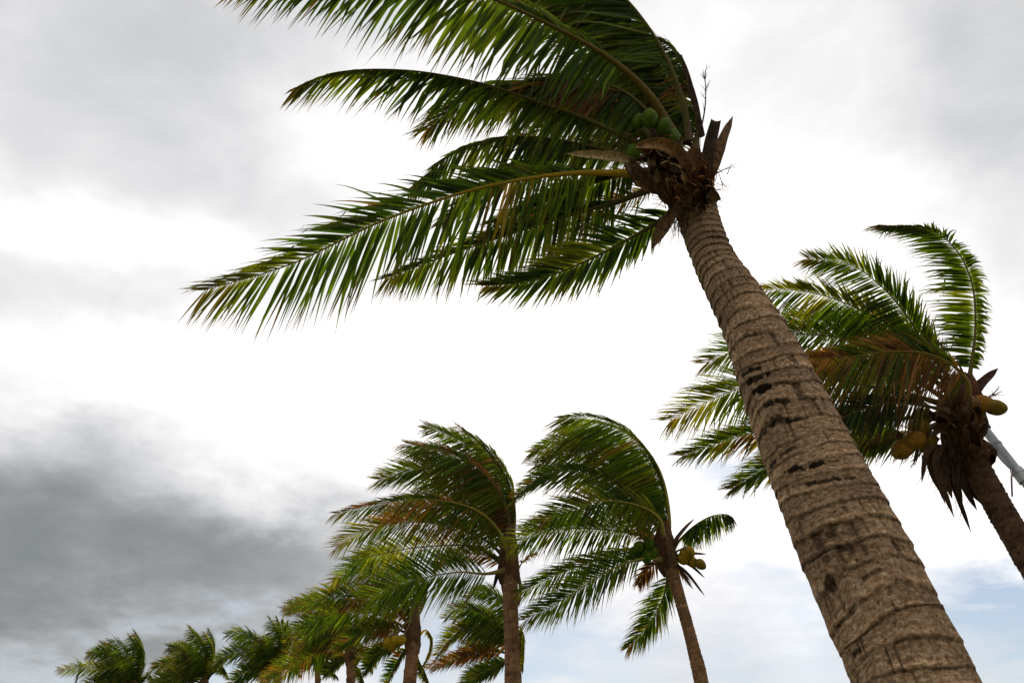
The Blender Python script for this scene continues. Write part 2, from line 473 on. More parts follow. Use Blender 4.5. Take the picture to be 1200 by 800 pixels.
def build_frond(palm, base, depth, pts, seed, n=70, L=.62, t0=.2, roll=25., alpha=(72, 28), fa=(-.95, .02, .1), fb=(-.45, -.9, -.1),
                ba=.35, bb=.45, bend=.75, la=1., lb=1., w=.040, dry=.08, nseg=6, pet=.034, singles=0, joined=False,
                crump_a=0., crump_b=0., tatter=.2, yellow=.12, dark=1.0, petc=None, wild=1.0):
    """A frond through photograph points (px, py, metres nearer or farther than the crown)."""
    r = np.random.default_rng(seed)
    W = np.array([at(p[0], p[1], depth + p[2]) for p in pts])
    ns = 40
    C = spline(W, ns)
    Tn = tangents(C)
    t = np.linspace(0, 1, ns)
    N0 = tocam(C)
    N0 = unit(N0 - Tn * np.sum(N0 * Tn, -1, keepdims=True))
    B0 = np.cross(Tn, N0)
    ro = math.radians(roll)
    Nn = N0 * math.cos(ro) + B0 * math.sin(ro)
    # rachis: broad clasping petiole, thinning to a thread
    wid = np.interp(t, [0, .05, .14, .3, .7, 1], [pet * 1.5, pet * 1.0, pet * .62, pet * .34, pet * .18, pet * .05])
    thk = np.interp(t, [0, .05, .14, .3, .7, 1], [pet * .62, pet * .5, pet * .42, pet * .30, pet * .16, pet * .05])
    A, B = frame_along(Tn, Nn)
    th = np.linspace(0, 2 * np.pi, 8, endpoint=False)
    V = C[:, None] + np.cos(th)[None, :, None] * (A * thk[:, None])[:, None] + np.sin(th)[None, :, None] * (B * wid[:, None])[:, None]
    pc = np.array(petc if petc is not None else (.085, .070, .016))
    pcs = np.array((.13, .115, .022)) * (1 - dry) + ORANGE * .6 * dry
    cc = pc[None] * (1 - t)[:, None] + pcs[None] * t[:, None]
    kb = np.clip(1 - t / .07, 0, 1)[:, None]
    cc = cc * (1 - kb) + np.array((.13, .075, .035)) * kb
    rv, rf, rc = V.reshape(-1, 3), grid_faces(ns, 8), np.repeat(cc, 8, 0)
    # leaflets
    vs, cs_, fl = [], [], None
    for s, flow, bb_, lm, crump in ((1, fa, ba, la, crump_a), (-1, fb, bb, lb, crump_b)):
        if lm <= 0:
            continue
        m = int(n * DENS)
        tt = t0 + (1 - t0) * (np.arange(m) + r.uniform(-.28, .28, m) + .5) / m
        tt = np.clip(tt, t0, .999)
        keep = r.random(m) > .05 * tatter * 4
        tt = tt[keep]; m = len(tt)
        f = tt * (ns - 1)
        i0 = np.clip(f.astype(int), 0, ns - 2); fr = (f - i0)[:, None]
        P = C[i0] * (1 - fr) + C[i0 + 1] * fr
        T = unit(Tn[i0] * (1 - fr) + Tn[i0 + 1] * fr)
        Nv = unit(Nn[i0] * (1 - fr) + Nn[i0 + 1] * fr)
        S = np.cross(T, Nv) * s
        x = (tt - t0) / (1 - t0)
        # neighbouring leaflets cling together in tufts
        clump = (vnoise(tt * 16 + seed, s * 3.3 + 5, .5) - .5) * .5 + (np.floor(vnoise(tt * 11 + seed, 9.1, s + 2.) * 5) / 5 - .4) * .35
        al = np.radians(np.interp(x, [0, 1], alpha)) + clump * .55 * wild + r.normal(0, .05, m) * wild
        D = T * np.cos(al)[:, None] + S * np.sin(al)[:, None] - Nv * .10 + Nv * r.normal(0, .22, m)[:, None] * wild
        fv = unit(cs(*flow))
        fw = unit(fv[None] + r.normal(0, .13, (m, 3)) * wild + T * (clump * .5)[:, None] + T * (x ** 3 * .5)[:, None])
        # tufts: the tips of a few neighbours lean together
        gsz = r.integers(3, 9, m); gid = np.repeat(np.arange(m), gsz)[:m]
        start = np.searchsorted(gid, gid, 'left'); cnt = np.bincount(gid, minlength=gid.max() + 1)[gid]
        uu = (np.arange(m) - start + .5) / cnt - .5
        step = np.linalg.norm(C[-1] - C[0]) * (1 - t0) / m
        conv = -uu * cnt * step / (L * .9) * r.uniform(.1, 1.0, m)[gid] * 1.3 * wild
        D = D + T * conv[:, None]; fw = unit(fw + T * conv[:, None])
        bs = np.clip(bb_ + clump * .4, 0, .95)[:, None]
        D0 = unit(D * (1 - bs) + fw * bs)
        g = unit(fw + np.array((0, 0, -.28)) * (1 - .4 * x)[:, None])
        ln = 1.12 * L * lm * np.interp(x, [0, .1, .35, .7, .9, 1], [.55, .8, 1., .82, .6, .38])
        ln = ln * (1 + r.normal(0, .09, m)) * np.where(r.random(m) < tatter * .5, r.uniform(.45, .85, m), 1)
        bd = np.clip(bend + r.normal(0, .12, m), .1, 1)
        cu = None
        if crump > 0:
            cu = unit(r.normal(0, 1, (m, 3)) + np.array((0, 0, -1.1))) * (crump * r.uniform(.3, 1.6, m))[:, None]
        gi = np.clip(vnoise(tt * 9 + seed * 1.7, s + .5, 3.3) * 3.2 - .35 + r.normal(0, .35, m), 0, 2.99)
        g0 = gi.astype(int); gf = (gi - g0)[:, None]
        cl = GREENS[g0] * (1 - gf) + GREENS[g0 + 1] * gf
        dn = vnoise(tt * 7 + seed, s * 2.2 + 7, 1.1)
        yk = np.clip((dn - (1 - yellow * 1.1)) * 2 + yellow * x * x * 1.0 + (r.random(m) < yellow * .35) * r.uniform(.2, .8, m) + r.normal(0, .05, m), 0, .75)[:, None]
        cl = cl * (1 - yk) + YELLOW * yk
        dk = np.clip((vnoise(tt * 10 + seed * 2.3, s * 4.1, 5.2) - (1 - dry * 1.25)) * 5 + (r.random(m) < dry * .5) * .9, 0, 1)[:, None]
        bc = np.where((r.random(m) < .35)[:, None], ORANGE * .8, BROWN)
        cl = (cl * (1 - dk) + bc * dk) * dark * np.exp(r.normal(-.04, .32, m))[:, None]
        ek = np.clip((x - .86) / .12, 0, 1)[:, None] * r.uniform(.2, .9, m)[:, None]
        cl = cl * (1 - ek) + BROWN * .6 * ek
        td = np.clip(.12 + dry * .3 + np.abs(r.normal(0, .13, m)), 0, .8)
        wv = .78 * w * np.interp(x, [0, .2, .6, 1], [.85, 1, .9, .55]) * r.uniform(.75, 1.15, m)
        v, fl, c_ = leaf_sheet(P, T, Nv, tt, s, ln, D0, g, bd, wv, nseg, cl, td, cu, seed * 13 + s)
        vs.append(v); cs_.append(c_)
    V, Cc = np.concatenate(vs), np.concatenate(cs_)
    nv = V.shape[1]
    def pack(ii):
        k = len(ii)
        faces = (fl[None] + (np.arange(k) * nv)[:, None, None]).reshape(-1, 4)
        return V[ii].reshape(-1, 3), faces, Cc[ii].reshape(-1, 3)
    if joined:
        lv, lf, lc = pack(np.arange(len(V)))
        return mesh_obj('frond', np.vstack([rv, lv]), np.vstack([rf, lf + len(rv)]), LEAF, palm, base, False, np.vstack([rc, lc]))
    fo = mesh_obj('frond', rv, rf, STALK, palm, base, True, rc)
    order = r.permutation(len(V)) if singles < len(V) else np.arange(len(V))
    if singles:
        size = np.argsort(-np.linalg.norm(V[:, 0] - V[:, -1], axis=1))
        order = size
    for i in order[:singles]:
        v, f_, c_ = pack(np.array([i]))
        mesh_obj('leaflet', v, f_, LEAF, fo, base, False, c_)
    rest = order[singles:]
    if len(rest):
        v, f_, c_ = pack(rest)
        o = mesh_obj('leaflets', v, f_, LEAF, fo, base, False, c_)
        o['kind'] = 'stuff'
    return fo

def trunk_axis(centres, top_depth):
    """3-D centre line of a trunk from its photograph centre line, leaning as little as the picture allows."""
    a, b = centres[0], centres[-1]
    ra = FWD + (a[0] - 600) / F * RIGHT + (400 - a[1]) / F * UP
    rb = FWD + (b[0] - 600) / F * RIGHT + (400 - b[1]) / F * UP
    n = unit(np.cross(ra, rb))
    z = np.array((0, 0, 1.0))
    dv = unit(z - n * n.dot(z))
    top = CAM + top_depth * ra
    pts, deps = [], []
    for c in centres:
        rr = FWD + (c[0] - 600) / F * RIGHT + (400 - c[1]) / F * UP
        # nearest approach of the view ray to the axis
        w0 = CAM - top
        A, B, Cq = rr.dot(rr), rr.dot(dv), dv.dot(dv)
        D_, E = rr.dot(w0), dv.dot(w0)
        s = (B * E - Cq * D_) / (A * Cq - B * B)
        pts.append(CAM + s * rr); deps.append(s)
    return np.array(pts), np.array(deps), dv

def build_trunk(palm, centres, top_depth, rows, cols, spacing, amp, tint=(1, 1, 1), stains=(), seed=1, name='trunk', flare=1.35):
    """centres: (px, py, width in px). Returns base point, mesh data; ring scars are real ledges."""
    pts, deps, dv = trunk_axis(centres, top_depth)
    rad = np.array([c[2] * .5 * d / F for c, d in zip(centres, deps)])
    # straight on down to the ground
    low, lr = pts[-1], rad[-1]
    d_low = unit(pts[-1] - pts[-2]) if len(pts) > 2 else -dv
    d_low = unit(d_low * .5 - np.array((0, 0, 1)) * .5 + 0 * dv)
    k = (low[2] - ground_z(low[0], low[1]) + .25) / -d_low[2]
    g = low + d_low * k
    mid = low + d_low * k * .55
    P = np.vstack([pts, mid, g]); Rr = np.r_[rad, lr * 1.08, lr * flare]
    q = spline(np.column_stack([P, Rr]), rows)
    C, rad = q[:, :3], q[:, 3]
    seg = np.r_[0, np.cumsum(np.linalg.norm(np.diff(C, axis=0), axis=1))]
    T = tangents(C)
    A, B = frame_along(T, np.broadcast_to(np.array((0.0, -1.0, .1)), C.shape))
    th = np.linspace(0, 2 * np.pi, cols, endpoint=False)
    ct, st = np.cos(th)[None], np.sin(th)[None]
    h = seg[:, None]
    H = seg[-1]
    sp = np.interp(seg, [0, .5, 1.5, H], [spacing * .42, spacing * .6, spacing, spacing * 1.15])
    ph = np.cumsum(np.r_[0, np.diff(seg)] / (sp * (.40 + 1.3 * vnoise(seg * 6.5 + seed, .5, 1.5))))[:, None]
    sd = seed * 7.3
    wob = (vnoise(ct * .8 + sd, st * .8 + 5, ph * .35) - .5) * .8 + (vnoise(ct * 2.2 + sd, st * 2.2 + 9, ph * .6) - .5) * .30 \
        + (vnoise(ct * 8 + sd, st * 8, ph * 1.1) - .5) * .10
    pp = ph + wob
    fr = pp - np.floor(pp)
    ri = np.floor(pp)
    ringamp = .30 + 1.5 * vnoise(ri * .73 + sd, ct * .9, st * .9 + 3) ** 1.5
    prof = np.where(fr < .86, (fr / .86) ** 1.3, 1 - (fr - .86) / .14) - .4
    dr = amp * np.interp(seg, [0, 1.0, 2.5, H], [1.5, 1.3, .95, .8])[:, None] * ringamp * prof
    f2 = (pp * 3.0 + vnoise(ct * 5, st * 5, ph) * .8) % 1.0                      # finer rings between the ledges
    dr += amp * .28 * (f2 - .5) * vnoise(ct * 2 + sd, st * 2, ph * .8 + 4)
    dr += (vnoise(ct * 3 + sd, st * 3, h * 5) - .5) * amp * .9
    dr += (vnoise(ct * 16 + sd, st * 16, h * 22) - .5) * amp * .5
    # splits running up between the rings
    cr_ = vnoise(th[None] * 5.5 + ri * 3.7 + (vnoise(h * 14, ri, 2.5) * .25), ri * 1.9 + sd, .5)
    crack = np.exp(-((cr_ - .5) / .020) ** 2) * (vnoise(ri * 2.1 + sd, th[None] * 1.5, 8.5) > .52)
    dr -= crack * amp * 1.2
    tintc = np.ones((rows, cols, 3)) * np.array(tint)
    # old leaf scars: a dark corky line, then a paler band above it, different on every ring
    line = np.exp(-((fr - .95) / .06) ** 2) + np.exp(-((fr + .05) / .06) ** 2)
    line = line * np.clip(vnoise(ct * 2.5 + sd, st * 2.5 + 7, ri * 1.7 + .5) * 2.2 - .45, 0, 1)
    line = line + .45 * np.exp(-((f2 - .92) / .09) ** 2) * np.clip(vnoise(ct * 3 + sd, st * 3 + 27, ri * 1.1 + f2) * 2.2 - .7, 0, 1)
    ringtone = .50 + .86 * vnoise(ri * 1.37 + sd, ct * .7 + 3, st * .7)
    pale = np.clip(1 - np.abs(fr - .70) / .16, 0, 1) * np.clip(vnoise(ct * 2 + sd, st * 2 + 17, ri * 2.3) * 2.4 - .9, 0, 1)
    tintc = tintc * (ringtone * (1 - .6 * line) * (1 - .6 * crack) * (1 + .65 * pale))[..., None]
    if stains:
        # black rot scars lying along the rings on the side towards the camera
        Vx = C[:, None] + rad[:, None, None] * (ct[..., None] * A[:, None] + st[..., None] * B[:, None])
        rel = Vx - CAM
        dep = rel @ FWD
        sx, sy = 600 + F * (rel @ RIGHT) / dep, 400 - F * (rel @ UP) / dep
        frontal = np.sum((CAM - C)[:, None] * (ct[..., None] * A[:, None] + st[..., None] * B[:, None]), -1) > 0
        rag = (vnoise(ct * 12 + sd, st * 12, h * 26) - .5) * 1.3 + (vnoise(ct * 30 + sd, st * 30, h * 60) - .5) * .7
        for (x0, y0, hw, hh, a0) in stains:
            i = np.argmin(np.where(frontal, (sx - x0) ** 2 + (sy - y0) ** 2, 1e9))
            ii, jj = np.unravel_index(i, sx.shape)
            mpp = dep[ii, jj] / F
            dth = (th - th[jj] + np.pi) % (2 * np.pi) - np.pi
            X = dth[None] * rad[ii] / (hw * 1.25 * mpp)
            Y = (pp - pp[ii, jj]) * np.interp(seg[ii], seg, sp) / (hh * mpp)
            k = np.clip((.8 - np.abs(X) ** 3 - np.abs(Y) ** 3 + rag * 1.5) * 2.2, 0, 1) * a0
            tintc = tintc * (1 - .93 * k)[..., None]
            dr -= k * amp * .5
        a = vnoise(ct * 3 + 40 + sd, st * 3 + 40, pp * .9 + .2); b = vnoise(ct * 10 + sd, st * 10, pp * 3)
        k = np.clip((a * .62 + b * .42 - .76) * 8, 0, 1)
        tintc = tintc * (1 - .7 * k)[..., None]
    R_ = rad[:, None] * (1 + (vnoise(ct + sd, st, h * 1.4) - .5) * .06) + dr
    V = C[:, None] + R_[..., None] * (ct[..., None] * A[:, None] + st[..., None] * B[:, None])
    bark = np.stack([np.broadcast_to(ct, pp.shape), np.broadcast_to(st, pp.shape), pp * .5], -1)
    base = np.array((g[0], g[1], ground_z(g[0], g[1])))
    palm.location = base
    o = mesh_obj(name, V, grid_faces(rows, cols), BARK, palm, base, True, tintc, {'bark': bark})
    return base, C, rad, T

def new_palm(label, group='coconut palms bent by the wind'):
    o = bpy.data.objects.new('coconut_palm', None)
    o.empty_display_size = .3
    col.objects.link(o)
    o['label'] = label; o['category'] = 'palm tree'; o['group'] = group
    return o

def ellip(axis, ref, a, b, rows=11, cols=14, lobes=0.06, sharp=.12):
    """A coconut: an egg, faintly three-sided, pointed at its far end."""
    z = np.cos(np.linspace(0, np.pi, rows))
    th = np.linspace(0, 2 * np.pi, cols, endpoint=False)
    rr = np.sqrt(np.clip(1 - z * z, 0.0004, 1))[:, None] * (1 + lobes * np.cos(3 * th))[None] * (1 - sharp * z)[:, None]
    A, B = frame_along(unit(np.array(axis))[None], np.array(ref, float)[None])
    A, B = A[0], B[0]
    return (z[:, None, None] * unit(axis) * b + rr[..., None] * a * (np.cos(th)[None, :, None] * A + np.sin(th)[None, :, None] * B)).reshape(-1, 3), grid_faces(rows, cols)

def coconut(palm, base, px, py, depth, r_px, color, seed, hang=(0, -1, 0), stretch=1.2, attach=None):
    r = np.random.default_rng(seed)
    c = at(px, py, depth)
    a = r_px * depth / F
    ax = unit(cs(*hang) + r.normal(0, .15, 3))
    v, f = ellip(ax, (1, .3, .2), a, a * stretch)
    tt = v @ ax / (a * stretch)
    cc = np.array(color)[None] * (1 + .15 * r.normal()) * np.ones_like(v)
    kk = np.clip((-tt - .55) * 2, 0, .7)[:, None]
    cc = cc * (1 - kk) + np.array((.15, .12, .02)) * kk
    o = mesh_obj('coconut', v + c, f, NUT, palm, base, True, cc)
    # calyx cap at the stalk end
    cv, cf = ellip(-ax, (1, .3, .2), a * .45, a * .16, 6, 10, .12, 0)
    mesh_obj('calyx', cv + c - ax * a * stretch * .97, cf, HUSK, o, base, True, np.ones_like(cv) * np.array((.17, .12, .06)))
    if attach is not None:
        e = at(*attach)
        s = c - ax * a * stretch
        q = spline([e, (e + s) / 2 + np.array((0, 0, .03)), s], 8)
        sv, sf = tube(q, np.linspace(a * .2, a * .12, 8))
        mesh_obj('fruit_stalk', sv, sf, STALK, palm, base, True, np.ones_like(sv) * np.array((.15, .10, .035)))

def blade(palm, base, pts, depth, width_px, color, name='dry_spathe', cup=.5, mat=None, tip=.05, color2=None, butt=.6, seed=0, thick=.12, face=0.0, peak=.4):
    """A cupped, tapering, woody strip with thickness (spathe, leaf stub, dead leaf base)."""
    W = np.array([at(p[0], p[1], depth + p[2]) for p in pts])
    ns, k = 18, 7
    C = spline(W, ns); T = tangents(C); t = np.linspace(0, 1, ns)
    N0 = tocam(C)
    A, B = frame_along(T, N0)
    A, B = A * math.cos(face) + B * math.sin(face), B * math.cos(face) - A * math.sin(face)
    w = width_px * .5 * depth / F * np.interp(t, [0, peak * .5, peak, .8, 1], [butt, .92, 1, .6 + .4 * tip, tip])
    r = np.random.default_rng(seed)
    w = w * (1 + (vnoise(t * 9 + seed, .5, .5) - .5) * .25)
    x = np.linspace(-1, 1, k)
    arc = cup * (x ** 2 - .5)
    top = C[:, None] + w[:, None, None] * (x[None, :, None] * B[:, None] + arc[None, :, None] * A[:, None])
    bot = top - (thick * w[:, None, None] * (1.2 - x ** 2)[None, :, None]) * A[:, None]
    ring = np.concatenate([top, bot[:, ::-1]], 1)
    f = grid_faces(ns, 2 * k)
    c1 = np.array(color); c2 = np.array(color2 if color2 is not None else color)
    cc = c1[None] * (1 - t)[:, None] + c2[None] * t[:, None]
    cc = cc * (.85 + .3 * vnoise(t * 12 + seed, 2.5, 1.5))[:, None]
    v = ring.reshape(-1, 3)
    caps = []
    for row in (0, ns - 1):
        for j in range(k - 1):
            i = row * 2 * k
            caps.append((i + j, i + j + 1, i + 2 * k - 2 - j, i + 2 * k - 1 - j))
    f = np.vstack([f, np.array(caps)])
    return mesh_obj(name, v, f, mat or HUSK, palm, base, True, np.repeat(cc, 2 * k, 0))

def broom(palm, base, pts, depth, n, spread, length_px, color, seed, name='flower_stalk', thick_px=1.0, flow=(0, 0, 0)):
    """A spent flower stalk: one stem, many thin side twigs."""
    r = np.random.default_rng(seed)
    C = spline([at(p[0], p[1], depth + p[2]) for p in pts], 12)
    u = depth / F
    s = Soup()
    v, f = tube(C, np.linspace(thick_px * 1.6, thick_px * .6, 12) * u, sides=5)
    s.add(v, f, color)
    T = tangents(C)
    for i in range(n):
        j = int(r.uniform(3, 11.9))
        d = unit(T[j] + r.normal(0, spread, 3) + cs(*flow))
        d2 = unit(d + r.normal(0, .35, 3) + cs(*flow) * .6)
        ln = length_px * u * r.uniform(.5, 1.1)
        q = spline([C[j], C[j] + d * ln * .5, C[j] + d * ln * .5 + d2 * ln * .5], 6)
        v, f = tube(q, np.linspace(thick_px * .55, thick_px * .25, 6) * u, sides=4)
        s.add(v, f, np.array(color) * r.uniform(.7, 1.3))
    return s.build(name, STALK, palm, base)

def strands(palm, base, px, py, sx, sy, depth, n, length_px, color, seed, direction=(-.1, -1, 0), thick=.45):
    r = np.random.default_rng(seed)
    s = Soup(); u = depth / F
    for i in range(n):
        p = at(px + r.normal(0, sx), py + r.normal(0, sy), depth + r.normal(0, .06))
        d = unit(cs(*direction) + r.normal(0, .35, 3)); d2 = unit(d + r.normal(0, .28, 3) + cs(*direction) * .4)
        ln = length_px * u * r.uniform(.4, 1.2)
        q = spline([p, p + d * ln * .5, p + d * ln * .5 + d2 * ln * .5], 6)
        v, f = tube(q, np.linspace(thick, thick * .5, 6) * u, sides=4)
        s.add(v, f, np.array(color) * r.uniform(.6, 1.4))
    o = s.build('sheath_fibre', HUSK, palm, base)
    o['kind'] = 'stuff'
    return o

def crown_heart(palm, base, centres, depth, seed, color=(.15, .08, .04), rows=40, cols=36, lump=.22):
    """The fibrous mass of old sheaths at the head of the trunk: (px, py, width px) top to bottom."""
    q = spline(np.array([np.r_[at(c[0], c[1], depth + (c[3] if len(c) > 3 else 0)), c[2] * .5 * depth / F] for c in centres]), rows)
    C, rad = q[:, :3], q[:, 3]
    T = tangents(C)
    A, B = frame_along(T, np.broadcast_to(np.array((0., -1., .1)), C.shape))
    th = np.linspace(0, 2 * np.pi, cols, endpoint=False)
    ct, st = np.cos(th)[None], np.sin(th)[None]
    h = np.linspace(0, 1, rows)[:, None]
    sd = seed * 3.1
    lum = (vnoise(ct * 1.6 + sd, st * 1.6, h * 3 + sd) - .5) * 2 * lump + (vnoise(ct * 4 + sd, st * 4, h * 9) - .5) * lump \
        + np.abs(vnoise(th[None] * 5 + h * 6 + sd, h * 3, 2.2) - .5) * -lump * .9
    R_ = rad[:, None] * (1 + lum)
    V = C[:, None] + R_[..., None] * (ct[..., None] * A[:, None] + st[..., None] * B[:, None])
    cc = np.array(color) * (.5 + 1.0 * vnoise(ct * 3 + sd, st * 3, h * 12))[..., None] * np.array((1, 1, 1))
    k = (vnoise(ct * 2 + 30 + sd, st * 2, h * 5) > .62)[..., None]
    cc = np.where(k, cc * np.array((1.5, 1.25, 1.0)), cc)
    return mesh_obj('leaf_sheath', V, grid_faces(rows, cols), HUSK, palm, base, True, cc)

# ------------------------------------------------------------------ the large palm in front
def palm_front():
    D = 5.3
    p = new_palm('large palm in front with the thick ringed trunk and fronds streaming left')
    cen = [(811, 232, 46), (834, 300, 46), (857, 340, 56), (883, 385, 68), (908, 440, 83), (937, 508, 97), (972, 587, 111), (1000, 648, 120), (1035, 725, 127), (1070, 800, 134)]
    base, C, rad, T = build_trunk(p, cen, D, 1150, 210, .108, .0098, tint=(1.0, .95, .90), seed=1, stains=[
        (878, 434, 14, 5, 1), (886, 444, 17, 5, 1), (893, 455, 12, 6, 1), (912, 449, 10, 3, .7), (905, 470, 16, 4, .9), (882, 480, 12, 3, .8), (898, 500, 24, 4, .9), (925, 492, 16, 3, .8),
        (930, 549, 14, 7, 1), (955, 545, 15, 6, 1), (918, 530, 9, 4, .8), (905, 543, 9, 5, .9), (975, 541, 9, 3, .6), (965, 563, 22, 4, .8), (990, 560, 13, 3, .7), (945, 566, 10, 3, .7),
        (921, 420, 9, 3, .7), (860, 400, 6, 5, .6), (880, 392, 8, 3, .5), (972, 682, 10, 6, .8), (1003, 764, 8, 5, .9), (966, 655, 5, 5, .7), (1020, 672, 12, 3, .6), (1000, 712, 9, 3, .5), (940, 605, 7, 4, .5)])
    crown_heart(p, base, [(774, 150, 20, .1), (779, 178, 38), (792, 200, 46), (805, 222, 46), (813, 240, 46), (817, 250, 38)], D, 4, (.035, .018, .011), lump=.4)  # near-black colour paints in the shade of the gaps between leaf bases
    K = dict(n=88, nseg=7, w=.036)
    def fr(pts, seed, **k):
        build_frond(p, base, D, pts, seed, **{**K, **k})
    # long frond reaching lowest left
    fr([(768, 204, 0), (735, 203, -.15), (660, 204, -.35), (560, 221, -.55), (450, 258, -.72), (342, 309, -.85), (240, 340, -.95)], 11, n=92,
       L=.66, t0=.16, roll=14, fa=(-.97, .02, .05), fb=(-.30, -.92, -.05), ba=.62, bb=.55, bend=.6, la=.66, w=.038, dry=.13, singles=170, pet=.040,
       petc=(.34, .20, .006), yellow=.10, tatter=.25)
    # frond below it
    fr([(775, 215, .0), (735, 232, .1), (660, 255, .1), (590, 277, .05), (520, 301, 0), (452, 326, -.1)], 12, L=.50, t0=.16, roll=18,
       fa=(-.93, -.15, .1), fb=(-.2, -.96, 0), ba=.6, bb=.6, bend=.6, la=.62, dry=.16, yellow=.16, singles=50, lb=.88)
    # lowest short frond under the crown
    fr([(800, 240, -.1), (775, 258, -.1), (735, 281, -.15), (680, 309, -.2), (625, 329, -.25), (570, 335, -.3)], 13, L=.36, t0=.06, roll=8,
       fa=(-.95, .06, .05), fb=(-.62, -.72, 0), ba=.5, bb=.5, bend=.6, la=1.15, lb=.95, dry=.06, yellow=.2, n=70, singles=60)
    # second from the top, tip at upper left
    fr([(775, 178, 0), (745, 167, -.1), (690, 141, -.2), (620, 116, -.3), (560, 97, -.35), (480, 83, -.4), (400, 84, -.45), (345, 104, -.5)], 14,
       L=.46, t0=.20, roll=30, fa=(-.8, -.5, .1), fb=(-.5, -.84, -.1), ba=.8, bb=.62, bend=.7, la=.45, dry=.14, yellow=.16, tatter=.3, pet=.036)
    # short one hooked downward
    fr([(772, 190, .1), (720, 178, .25), (650, 163, .3), (585, 161, .3), (530, 181, .3), (482, 222, .25)], 15, L=.44, t0=.18, roll=40,
       fa=(-.8, -.55, .1), fb=(-.35, -.92, 0), ba=.75, bb=.6, bend=.65, la=.5, dry=.05, yellow=.2)
    # big one along the top edge
    fr([(790, 165, -.1), (768, 122, -.2), (745, 94, -.3), (705, 62, -.42), (640, 27, -.55), (560, -8, -.68), (470, -30, -.8), (380, -38, -.9), (285, -22, -1.0)], 16,
       L=.60, t0=.20, roll=24, fa=(-.9, .1, .1), fb=(-.46, -.88, -.05), ba=.6, bb=.62, bend=.55, la=.75, w=.044, dry=.08, n=104, yellow=.06, pet=.046,
       singles=20, petc=(.12, .075, .01))
    # outermost, back-bent over the top with its glossy upper side showing
    fr([(808, 165, .1), (800, 120, .1), (783, 72, .12), (757, 28, .15), (722, -12, .18), (660, -60, .2), (560, -95, .2)], 17, L=.72, t0=.24, roll=58,
       fa=(-.93, .15, .25), fb=(-.97, -.12, .1), ba=.72, bb=.75, bend=.7, la=.9, lb=1.05, w=.046, dry=.06, tatter=.3, pet=.04)
    fr([(803, 160, .2), (790, 110, .3), (760, 60, .4), (710, 22, .45), (640, -10, .5), (560, -30, .5)], 18, L=.66, t0=.2, roll=50,
       fa=(-.9, .1, .2), fb=(-.95, -.22, .1), ba=.7, bb=.7, bend=.7, dry=.22, w=.044)
    # ragged upright one on the right
    fr([(815, 175, .1), (818, 140, .15), (811, 100, .2), (798, 66, .22), (775, 48, .25)], 19, L=.34, t0=.12, roll=30,
       fa=(-.7, .5, .1), fb=(-.75, -.65, 0), ba=.75, bb=.6, bend=.7, la=.8, n=46, dry=.25, crump_a=.3, crump_b=.3, tatter=.5)
    # filling the dark middle of the crown
    fr([(785, 180, .2), (740, 140, .35), (680, 108, .5), (610, 96, .6), (545, 118, .65), (500, 152, .6)], 20, L=.56, t0=.14, roll=35,
       fa=(-.85, -.4, .1), fb=(-.45, -.88, 0), ba=.6, bb=.6, dry=.15)
    fr([(782, 190, .3), (735, 172, .55), (680, 170, .8), (620, 190, .95), (560, 225, 1.0), (515, 262, 1.0)], 21, L=.42, t0=.12, roll=35,
       fa=(-.85, -.4, .1), fb=(-.5, -.85, 0), ba=.6, bb=.6, dry=.1)
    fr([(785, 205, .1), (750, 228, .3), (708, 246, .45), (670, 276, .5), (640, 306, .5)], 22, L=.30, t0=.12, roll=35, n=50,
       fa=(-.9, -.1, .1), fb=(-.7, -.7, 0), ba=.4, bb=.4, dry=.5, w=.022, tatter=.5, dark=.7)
    fr([(790, 185, .4), (765, 150, .8), (725, 128, 1.2), (675, 132, 1.6), (620, 160, 1.9)], 23, L=.6, t0=.1, roll=30, fa=(-.85, -.2, .1), fb=(-.5, -.85, 0), dry=.1)
    fr([(795, 190, .4), (785, 150, .9), (755, 105, 1.4), (705, 90, 1.9), (650, 100, 2.2)], 24, L=.6, t0=.1, roll=30, fa=(-.85, -.2, .1), fb=(-.6, -.78, 0), dry=.1)
    fr([(778, 160, -.05), (750, 122, -.1), (715, 100, -.1), (665, 92, -.1), (610, 108, -.1)], 25, L=.50, t0=.14, roll=40,
       fa=(-.9, -.3, .1), fb=(-.55, -.82, 0), ba=.65, bb=.65, dry=.35, w=.036)
    fr([(772, 200, .1), (730, 205, .3), (675, 222, .4), (620, 245, .4), (575, 262, .35)], 26, L=.30, t0=.14, roll=25,
       fa=(-.93, -.15, .1), fb=(-.15, -.97, 0), ba=.6, bb=.6, dry=.12)
    fr([(795, 175, .2), (800, 140, .35), (792, 100, .5), (770, 72, .6), (735, 62, .65)], 27, L=.40, t0=.14, roll=35, n=60,
       fa=(-.8, .3, .1), fb=(-.85, -.5, 0), ba=.6, bb=.6, dry=.12, tatter=.4)
    fr([(800, 168, .3), (793, 124, .5), (768, 84, .7), (728, 58, .9), (672, 44, 1.0)], 28, L=.58, t0=.1, roll=35, fa=(-.85, .1, .1), fb=(-.75, -.6, 0), ba=.6, bb=.6, dry=.2, tatter=.4)
    fr([(792, 172, .5), (770, 134, .9), (735, 104, 1.2), (685, 98, 1.4), (630, 112, 1.5)], 29, L=.60, t0=.1, roll=30, fa=(-.85, -.1, .1), fb=(-.5, -.8, 0), ba=.6, bb=.6, dry=.15)
    fr([(806, 168, .3), (806, 130, .5), (795, 92, .7), (772, 58, .9), (735, 36, 1.0)], 30, L=.52, t0=.1, roll=35, fa=(-.8, .35, .1), fb=(-.85, -.5, 0), ba=.6, bb=.6, dry=.2, tatter=.4)
    # nuts
    g = (.062, .105, .007)
